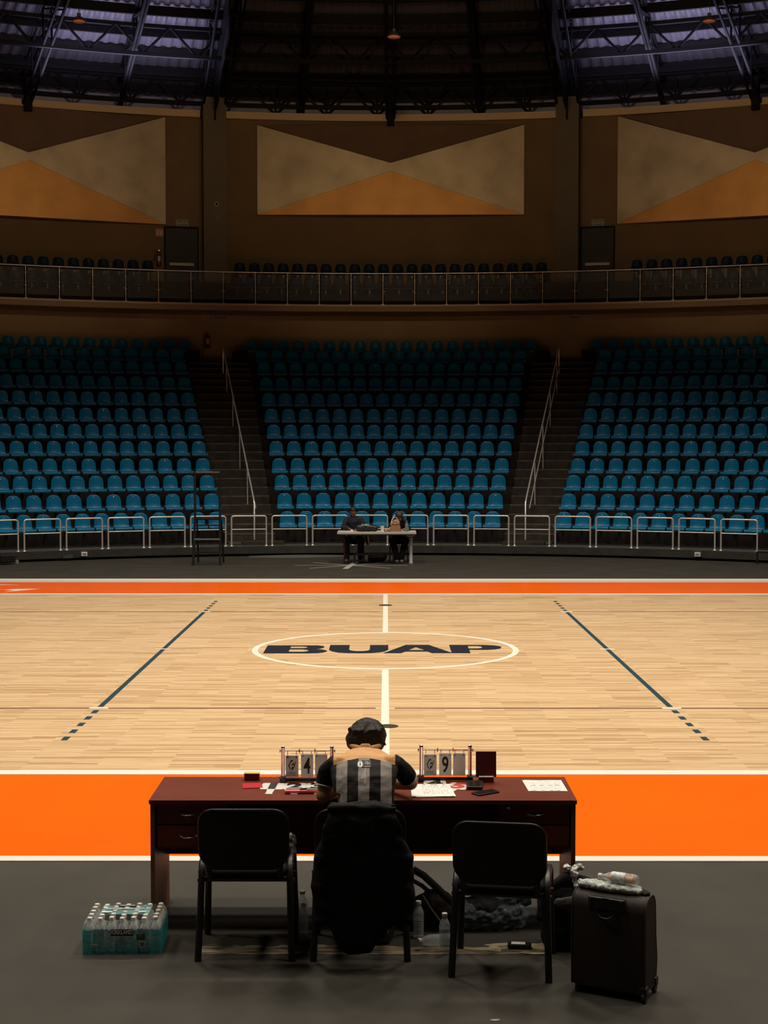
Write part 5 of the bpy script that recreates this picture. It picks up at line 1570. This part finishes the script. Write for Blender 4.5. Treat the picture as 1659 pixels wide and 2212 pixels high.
for sx in (-1, 1): limb(b, [(sx * 0.06, -0.06, 0.54), (sx * 0.17, 0.38, 0.535), (sx * 0.16, 0.34, 0.12)], [0.11, 0.085, 0.066])
organic(b, 'trousers', mat('dark_wine_trousers', (0.014, 0.008, 0.008), 0.85), t, voxel=0.010, smooth=2, disp=0.004, dscale=14)
for sx in (-1, 1):
    b = MB(); limb(b, [(sx * 0.16, 0.31, 0.052), (sx * 0.17, 0.45, 0.045)], [0.050, 0.043]); organic(b, 'shoe', mat('grey_red_shoe', (0.16, 0.11, 0.11), 0.6, var=0.6, vscale=30), t, voxel=0.008, smooth=2)
b = MB(); ball(b, T((0, -0.034, 0.044)), 0.088, 0.092, 0.078, R3); ball(b, T((0, -0.065, 0.0)), 0.082, 0.055, 0.075, R3); ball(b, T((0.01, 0.030, 0.092)), 0.055, 0.040, 0.022, R3)
organic(b, 'hair', M_hair, t, voxel=0.008, smooth=1, disp=0.006, dscale=30)
# person at the right, head bent behind the handbag
t = thing('person', 'person in black bent low behind the tan handbag on the white table', 'person', (0.32, 15.24, 0), PI)
b = MB()
limb(b, [(0, -0.06, 0.54), (0, 0.0, 0.74), (0, 0.10, 0.92)], [0.125, 0.12, 0.11])
limb(b, [(0, 0.13, 0.96), (0, 0.20, 1.02)], [0.052, 0.05])
T, R3 = head(b, (0.0, 0.25, 1.07), 0.092, 0, R_(55))
for sx in (-1, 1):
    limb(b, [(sx * 0.08, -0.05, 0.53), (sx * 0.15, 0.36, 0.52), (sx * 0.055, 0.40, 0.09)], [0.085, 0.062, 0.045])
    limb(b, [(sx * 0.055, 0.38, 0.06), (sx * 0.06, 0.50, 0.045)], [0.040, 0.034])
    limb(b, [(sx * 0.15, 0.12, 0.93), (sx * 0.23, 0.20, 0.80), (sx * 0.13, 0.36, 0.795)], [0.05, 0.042, 0.028])
    hand(b, (sx * 0.12, 0.375, 0.795), (-sx * 0.7, 0.7, -0.05), (0, 0, 1), (-sx * 0.7, -0.7, 0), L=0.16, curl=0.3)
bd = organic(b, 'body', M_skin, t, voxel=0.0075, smooth=2); eyes(bd, T, R3, 0.092)
b = MB()
limb(b, [(0, -0.06, 0.56), (0, 0.0, 0.74), (0, 0.10, 0.91)], [0.15, 0.145, 0.135]); limb(b, [(-0.13, 0.11, 0.93), (0.13, 0.11, 0.93)], [0.066, 0.066])
for sx in (-1, 1): limb(b, [(sx * 0.15, 0.12, 0.93), (sx * 0.23, 0.20, 0.805)], [0.064, 0.055])
organic(b, 'blouse', M_navytr, t, voxel=0.009, smooth=2, disp=0.005, dscale=14)
b = MB()
for sx in (-1, 1): limb(b, [(sx * 0.06, -0.06, 0.54), (sx * 0.15, 0.36, 0.525), (sx * 0.055, 0.40, 0.12)], [0.11, 0.085, 0.068])
organic(b, 'trousers', M_navytr, t, voxel=0.010, smooth=2, disp=0.004, dscale=14)
for sx in (-1, 1):
    b = MB(); limb(b, [(sx * 0.055, 0.37, 0.050), (sx * 0.06, 0.50, 0.043)], [0.048, 0.041]); organic(b, 'shoe', mat('grey_shoe', (0.15, 0.15, 0.15), 0.6), t, voxel=0.008, smooth=2)
b = MB(); ball(b, T((0, -0.034, 0.042)), 0.094, 0.100, 0.082, R3); ball(b, T((0, -0.07, -0.03)), 0.095, 0.07, 0.10, R3)
for sx in (-1, 1): limb(b, [T((sx * 0.085, 0.0, 0.0)), T((sx * 0.09, 0.02, -0.12))], [0.035, 0.025])
organic(b, 'hair', mat('dark_brown_hair', (0.04, 0.025, 0.018), 0.5), t, voxel=0.008, smooth=1, disp=0.006, dscale=30)
# things on the table
TT = 0.756
t = thing('duffel_bag', 'black duffel bag with white letters on the white table', 'bag', (-0.43, 14.62, TT))
b = MB(); limb(b, [(-0.20, 0, 0.085), (0, 0, 0.095), (0.19, 0, 0.075)], [0.082, 0.092, 0.072], flat=(0.9, 1))
bg = organic(b, 'bag_body', M_blackp, t, voxel=0.009, smooth=2, disp=0.008, dscale=14)
text_mesh('D PRO', 0.055, M_white_pl, 'lettering', t, Matrix.Translation((-0.04, -0.078, 0.160)) @ Matrix.Rotation(R_(50), 4, 'X'))
m = MB(); m.tube([(-0.10, -0.03, 0.165), (-0.05, -0.04, 0.215), (0.05, -0.04, 0.215), (0.10, -0.03, 0.165)], 0.010, 8); m.build('handle', M_blackmatte, t, smooth=50)
m = MB(); m.lathe([(0.034, 0), (0.036, 0.002), (0.044, 0.13), (0.045, 0.135), (0.0, 0.135)], 16)
o = m.build('paper_cup', M_paper, smooth=40); o.location = (-0.075, 14.55, TT); tag(o, 'white cup on the table right of the black duffel bag', 'cup')
m = MB(); ball(m, (0, 0, 0.04), 0.10, 0.06, 0.04); ball(m, (0.06, 0, 0.06), 0.06, 0.05, 0.05)
o = organic(m, 'snack_packet', mat('peach_packet', (0.42, 0.22, 0.13), 0.5, var=0.5, vscale=25), None, voxel=0.009, smooth=1, disp=0.02, dscale=20); o.location = (0.06, 14.60, TT - 0.001); tag(o, 'peach coloured snack packets between the cup and tan handbag', 'snack')
t = thing('handbag', 'tan handbag with dark and pale handles on the white table', 'bag', (0.235, 14.58, TT))
m = MB(); m.loft([[(x * k, y * k2, z) for x, y in rounded(0.25, 0.12, 0.03)] for z, k, k2 in ((0.0, 1.0, 1.0), (0.10, 0.92, 0.95), (0.15, 0.80, 0.85))]); m.build('bag_body', mat('tan_leather', (0.30, 0.16, 0.07), 0.6), t, bevel=0.006)
b = MB(); limb(b, [(-0.06, 0, 0.20), (0.06, 0, 0.20)], [0.055, 0.055]); ball(b, (0, 0, 0.23), 0.10, 0.05, 0.06)
organic(b, 'bag_top', mat('rose_tan_cloth', (0.38, 0.22, 0.12), 0.7, var=0.35, vscale=18), t, voxel=0.008, smooth=1, disp=0.012, dscale=22)
for sx, c_ in ((-1, M_white_pl), (1, M_black)):
    m = MB(); m.tube([(sx * 0.10 + 0.10 * math.cos(q) * 0.9 - sx * 0.08, -0.03, 0.15 + 0.19 * math.sin(q)) for q in [PI * i / 12 for i in range(13)]], 0.009, 8); m.build('handle', c_, t, smooth=50)
m = MB(); m.lathe([(0.042, 0), (0.045, 0.01), (0.045, 0.15), (0.040, 0.17), (0.022, 0.20), (0.022, 0.225), (0.0, 0.225)], 18)
t = thing('green_bottle', 'pale green drinking bottle at the right end of the white table', 'bottle', (0.495, 14.60, TT))
m.build('bottle_body', mat('pale_green_plastic', (0.16, 0.26, 0.21), 0.3, alpha=0.85), t, smooth=40)
m = MB(); m.lathe([(0.024, 0.225), (0.024, 0.255), (0, 0.258)], 14); m.build('cap', mat('blue_green_cap', (0.06, 0.16, 0.17), 0.4), t, smooth=40)
m = MB(); m.prism([(-0.10, -0.06), (0.08, -0.05), (0.10, 0.05), (-0.08, 0.06)], 0, 0.012); ball(m, (0.04, 0, 0.025), 0.03, 0.03, 0.025)
o = m.build('crumpled_papers', M_paper); o.location = (-0.83, 14.56, TT); tag(o, 'crumpled white papers at the left end of the white table', 'papers')
b = MB(); limb(b, [(-0.12, 0, 0.10), (0.14, 0, 0.12)], [0.09, 0.10]); ball(b, (0.18, 0, 0.16), 0.08, 0.07, 0.08)
o = organic(b, 'gym_bag', mat('dark_wine_bag', (0.025, 0.010, 0.009), 0.6, var=0.5, vscale=20), None, voxel=0.010, smooth=1, disp=0.014, dscale=16); o.location = (-0.22, 15.02, 0.0); tag(o, 'dark wine coloured bag on the floor under the white table', 'bag')
m = MB(); m.loft([[(x, -0.012 + 0.012 * math.sin(z * 30), z), (x, 0.004 + 0.012 * math.sin(z * 30), z)] for x, z in ()]) if False else None
rows = [[Vector((-0.035 + 0.012 * k + 0.10 * (0.70 - z), 0.0 + 0.008 * math.sin(k * 1.6), z)) for k in range(7)] for z in [0.44 + 0.026 * i for i in range(11)]]
m = MB(); thick_grid(m, rows, 0.006)
for i in range(len(m.m)): m.m[i] = 1 if ((i % 60) // 6) % 2 else 0
o = m.build('striped_scarf', [M_blackmatte, M_white_pl]); o.location = (-0.44, 15.08, -0.03); tag(o, 'black and white striped cloth hanging by the seated man', 'cloth')

# umpire stand
t = thing('umpire_stand', 'tall black steel umpire ladder stand before the left stairway', 'umpire stand', (-4.13, 14.35, 0))
for sx in (-1, 1):
    m = MB(); m.tube([(sx * 0.315, -0.25, 0), (sx * 0.29, -0.02, 1.05), (sx * 0.285, 0.0, 2.14)], 0.028, 8); m.build('front_upright', M_black, t, smooth=50)
    m = MB(); m.tube([(sx * 0.30, 0.62, 0), (sx * 0.285, 0.30, 1.05)], 0.020, 8); m.build('rear_leg', M_black, t, smooth=50)
m = MB(); m.tube([(-0.285, 0, 2.14), (0.285, 0, 2.14)], 0.022, 8); m.build('top_rail', mat('worn_black_bar', (0.10, 0.07, 0.05), 0.4), t, smooth=50)
m = MB(); m.bbox((-0.285, -0.02, 1.06), (0.285, 0.33, 1.10)); m.build('seat', mat('dark_blue_board', (0.015, 0.016, 0.03), 0.5), t)
for z, y, mt in ((0.92, -0.05, M_black), (0.60, -0.12, mat('grey_rung', (0.22, 0.21, 0.20), 0.35)), (0.30, -0.18, M_black)):
    m = MB(); m.bbox((-0.30, y - 0.03, z - 0.015), (0.30, y + 0.03, z + 0.015)); m.build('rung', mt, t)
for z, y in ((0.55, 0.46), (1.04, 0.31)):
    m = MB(); m.tube([(-0.29, y, z), (0.29, y, z)], 0.014, 8); m.build('rear_brace', M_black, t, smooth=50)

# taped star on the floor
t = thing('floor_tape_star', 'star of pale tape strips stuck on the floor before the white table', 'floor tape', (-0.80, 14.15, 0.0))
M_ft = mat('pale_floor_tape', (0.42, 0.39, 0.36), 0.5)
for i, (a, L_, w_) in enumerate(((0, 2.6, 0.05), (42, 2.45, 0.055), (-42, 2.45, 0.055), (84, 2.0, 0.13))):
    m = MB(); m.box((0, 0, 0.001 + 0.0008 * i), (L_, w_, 0.001), rot=Matrix.Rotation(R_(a), 3, 'Z')); m.build('tape_strip', M_ft, t)
# curled mat edge in front of the kerb
m = MB()
n = 24
rws = []
for i in range(n + 1):
    a = -11.5 + 8.0 * i / n
    hgt = 0.01 + 0.035 * math.sin(PI * i / n)
    rws.append([pol(a, 17.28, 0.0), pol(a, 17.25 - 0.25 * math.sin(PI * i / n), hgt), pol(a, 16.9 - 0.3 * math.sin(PI * i / n), 0.002)])
m.loft(rws, cap=False, closed_ring=False)
struct(m.build('trim_13', mat('grey_curled_edge', (0.10, 0.098, 0.09), 0.7)), 'curled grey flooring edge at the foot of the kerb')
# floor boxes
def outlet(a, R, label):
    t = thing('outlet_box', label, 'outlet box', pol(a, R, 0.10), -R_(a), 'white outlet boxes on the kerb')
    m = MB(); m.bbox((-0.07, -0.03, 0), (0.07, 0.10, 0.10)); m.build('housing', M_white_pl, t, bevel=0.006)
    m = MB(); m.bbox((-0.045, -0.034, 0.03), (0.045, -0.03, 0.07)); m.build('cover_plate', mat('grey_plate', (0.25, 0.24, 0.22), 0.4), t)
outlet(-24.9, 17.27, 'small white outlet box on the kerb at the left')
outlet(25.75, 17.27, 'small white outlet box on the kerb at the right')
m = MB(); m.bbox((-0.12, 0, 0), (0.12, 0.1, 0.08)); o = m.build('cable_cover', M_kerb); o.location = pol(-26.2, 17.28, 0.06); o.rotation_euler = (0, 0, R_(26)); tag(o, 'grey cover block left of the left outlet box', 'cover')
t = thing('equipment_trolley', 'small black wheeled trolley cut off by the left frame edge', 'trolley', pol(-31.2, 16.9, 0), R_(31))
m = MB(); m.bbox((-0.25, -0.1, 0.06), (0.10, 0.25, 0.22)); m.build('body', M_blackp, t, bevel=0.01)
m = MB(); m.lathe([(0.0, -0.02), (0.045, -0.018), (0.05, 0), (0.045, 0.018), (0.0, 0.02)], 16, (0.16, 0.0, 0.05), 0, Matrix.Rotation(PI / 2, 3, 'X')); m.build('wheel', mat('grey_wheel', (0.25, 0.24, 0.23), 0.4), t, smooth=40)
m = MB(); m.tube([(0.05, 0, 0.12), (0.16, 0.0, 0.05)], 0.02, 8); m.build('fork', M_blackp, t)
t = thing('floor_stand', 'small black metal stand cut off by the right frame edge', 'stand', pol(31.3, 16.95, 0), -R_(31))
for sx in (-1, 1):
    m = MB(); m.bbox((sx * 0.14 - 0.02, -0.02, 0), (sx * 0.14 + 0.02, 0.02, 0.26)); m.build('post', M_black, t)
m = MB(); m.bbox((-0.16, -0.02, 0.26), (0.16, 0.02, 0.30)); m.build('top_bar', M_black, t)

# ================================================================== SIGNS, EXTINGUISHERS, LAMPS
def on_wall(name, a, R, z, label, cat, group=None):
    return thing(name, label, cat, pol(a, R, z), -R_(a), group)
FX = Matrix.Rotation(PI / 2, 4, 'X')
M_sgn = mat('dark_green_sign', (0.06, 0.07, 0.05), 0.5)
M_sgl = mat('pale_sign_print', (0.42, 0.40, 0.32), 0.5)
def sign_frame(t, w_, h_, bw=0.018):
    m = MB()
    for sx in (-1, 1): m.bbox((sx * w_ / 2 - bw / 2 * 1, -0.014, -h_ / 2), (sx * w_ / 2 + bw / 2, -0.009, h_ / 2))
    for sz in (-1, 1): m.bbox((-w_ / 2, -0.014, sz * h_ / 2 - bw / 2), (w_ / 2, -0.009, sz * h_ / 2 + bw / 2))
    m.build('border', M_sgl, t)
for a, s_ in ((-12.35, 'left'), (12.86, 'right')):
    t = on_wall('exit_sign', a, 33.95, 10.70, 'dark SALIDA sign above the %s balcony door' % s_, 'sign', 'exit signs above the doors')
    m = MB(); m.bbox((-0.22, -0.008, -0.11), (0.22, 0.02, 0.11)); m.build('plate', M_sgn, t); sign_frame(t, 0.42, 0.20)
    text_mesh('SALIDA', 0.145, M_sgl, 'lettering', t, Matrix.Translation((0, -0.011, 0.0)) @ FX, sx=0.78, bold=0.002)
for a, s_, d in ((-10.49, 'left', -1), (12.0, 'right', 1)):
    t = on_wall('arrow_sign', a, 30.47, 7.10, 'arrow sign pointing %s under the balcony' % s_, 'sign', 'arrow signs under the balcony')
    m = MB(); m.bbox((-0.20, -0.008, -0.10), (0.20, 0.02, 0.10)); m.build('plate', mat('dim_khaki_sign', (0.15, 0.13, 0.08), 0.5), t); sign_frame(t, 0.40, 0.20)
    m = MB(); m.prism([(d * 0.16, 0.03), (d * 0.08, 0.065), (d * 0.08, 0.045), (-d * 0.15, 0.045), (-d * 0.15, 0.015), (d * 0.08, 0.015), (d * 0.08, -0.005)], -0.012, -0.009, to=lambda a, b, c: (a, c, b)); m.build('arrow', M_sgl, t)
    text_mesh('RUTA DE EVACUACION', 0.032, M_sgl, 'lettering', t, Matrix.Translation((0, -0.011, -0.045)) @ FX, sx=0.85, bold=0.001)
M_osg = mat('orange_red_sign', (0.50, 0.10, 0.03), 0.5)
for a, R, z, lab in ((-13.70, 33.95, 10.33, 'orange extinguisher sign beside the left balcony door'), (-11.36, 30.47, 7.10, 'orange extinguisher sign under the balcony, next to the arrow sign')):
    t = on_wall('extinguisher_sign', a, R, z, lab, 'sign', 'orange extinguisher signs')
    m = MB(); m.bbox((-0.13, -0.008, -0.13), (0.13, 0.02, 0.13)); m.build('plate', M_osg, t); sign_frame(t, 0.25, 0.25, 0.014)
    m = MB()
    m.prism([(-0.085, -0.09), (-0.035, -0.09), (-0.035, 0.03), (-0.05, 0.06), (-0.07, 0.06), (-0.085, 0.03)], -0.012, -0.009, to=lambda a, b, c: (a, c, b))
    m.prism([(-0.075, 0.065), (-0.02, 0.085), (-0.02, 0.07), (-0.075, 0.05)], -0.012, -0.009, to=lambda a, b, c: (a, c, b))
    m.prism([(0.03, -0.09), (0.09, -0.09), (0.07, -0.02), (0.085, 0.03), (0.06, 0.09), (0.03, 0.03), (0.02, -0.03)], -0.012, -0.009, to=lambda a, b, c: (a, c, b))
    m.build('pictogram', M_sgl, t)
M_ext = mat('dark_red_enamel', (0.13, 0.012, 0.008), 0.35)
for a, R, z, lab in ((-13.77, 33.80, 9.15, 'red fire extinguisher on the wall left of the left balcony door'), (-11.33, 30.36, 6.02, 'fire extinguisher under the balcony above the left stairway')):
    t = on_wall('fire_extinguisher', a, R, z, lab, 'fire extinguisher', 'wall mounted fire extinguishers')
    m = MB(); m.lathe([(0.07, 0), (0.08, 0.01), (0.08, 0.38), (0.06, 0.44), (0.025, 0.46), (0.025, 0.50), (0, 0.50)], 16); m.build('cylinder', M_ext, t, smooth=40)
    m = MB(); m.bbox((-0.05, -0.086, 0.14), (0.05, -0.06, 0.32)); m.build('label_plate', mat('dim_white_label', (0.45, 0.40, 0.36), 0.5), t)
    m = MB(); m.box((0, 0, 0.53), (0.03, 0.12, 0.03)); m.tube([(0, 0.05, 0.52), (0, -0.07, 0.57)], 0.008, 6); m.build('valve', M_steel, t)
    m = MB(); m.tube([(-0.02, 0, 0.52), (-0.10, -0.02, 0.50), (-0.14, 0, 0.36), (-0.17, 0, 0.14 if z > 7 else -0.30)], 0.012, 6); h_ = m.build('hose', M_blackmatte, t, smooth=50)
    m = MB(); m.box((0, 0.10, 0.28), (0.06, 0.06, 0.06)); m.build('wall_bracket', M_black, t)
# round device on the left pillar
t = on_wall('wall_speaker', -10.42, 32.68, 11.20, 'small round pale ringed device high on the left pillar', 'wall device')
m = MB(); m.lathe([(0.075, 0), (0.075, 0.02), (0.05, 0.02), (0.05, 0.0)], 20, (0, 0, 0), 0, Matrix.Rotation(PI / 2, 3, 'X')); m.build('ring', M_sgl, t, smooth=30)
m = MB(); m.lathe([(0.05, 0), (0.04, 0.012), (0, 0.014)], 16, (0, 0, 0), 0, Matrix.Rotation(PI / 2, 3, 'X')); m.build('cone', M_blackmatte, t, smooth=30)
m = MB(); m.lathe([(0.03, 0), (0.03, 0.03), (0.0, 0.035)], 12, (0, 0, 0), 0, Matrix.Rotation(PI / 2, 3, 'X')); o = m.build('red_indicator', mat('dim_red_plastic', (0.40, 0.08, 0.05), 0.5)); o.location = pol(-10.42, 32.68, 10.77); o.rotation_euler = (0, 0, R_(10.42)); tag(o, 'small red wall knob under the round device on the left pillar', 'wall device')
# tiny white status lights beside the doors
for a, s_ in ((-11.42, 'left'), (11.98, 'right')):
    m = MB(); ball(m, (0, 0, 0), 0.022, 0.02, 0.022); o = m.build('status_light', mat('white_led', (0.9, 0.9, 0.95), 0.4, emit=(0.95, 0.95, 1.0, 6.0)))
    o.location = pol(a, 33.92, 10.52); tag(o, 'tiny lit white status light beside the %s balcony door' % s_, 'light')
# dim pendant lamps under the roof
for x, y, z, lab in ((-8.17, 20.0, 14.05, 'unlit round lamp hanging under the roof at the left'), (0.222, 20.0, 13.64, 'unlit round lamp hanging under the roof in the middle'), (8.62, 20.0, 14.05, 'unlit round lamp hanging under the roof at the right')):
    t = thing('pendant_lamp', lab, 'lamp', (x, y, z), 0, 'unlit round lamps under the roof')
    m = MB(); m.lathe([(0.19, 0.0), (0.19, 0.02), (0.12, 0.10), (0.05, 0.14), (0.05, 0.22), (0.0, 0.23)], 20); m.build('lamp_shade', mat('dark_lamp_shade', (0.05, 0.035, 0.03), 0.5), t, smooth=40)
    m = MB(); m.lathe([(0.0, -0.03), (0.10, -0.025), (0.17, -0.005), (0.175, 0.004), (0.0, 0.004)], 20); m.build('diffuser', mat('diffuser_orange_reflection', (0.80, 0.36, 0.18), 0.4), t, smooth=50)  # reflected orange light is put into the diffuser's base colour
    m = MB(); m.tube([(0, 0, 0.22), (0, 0, roof_z(math.hypot(x, y)) - z)], 0.008, 6); m.build('suspension_cable', M_black, t)
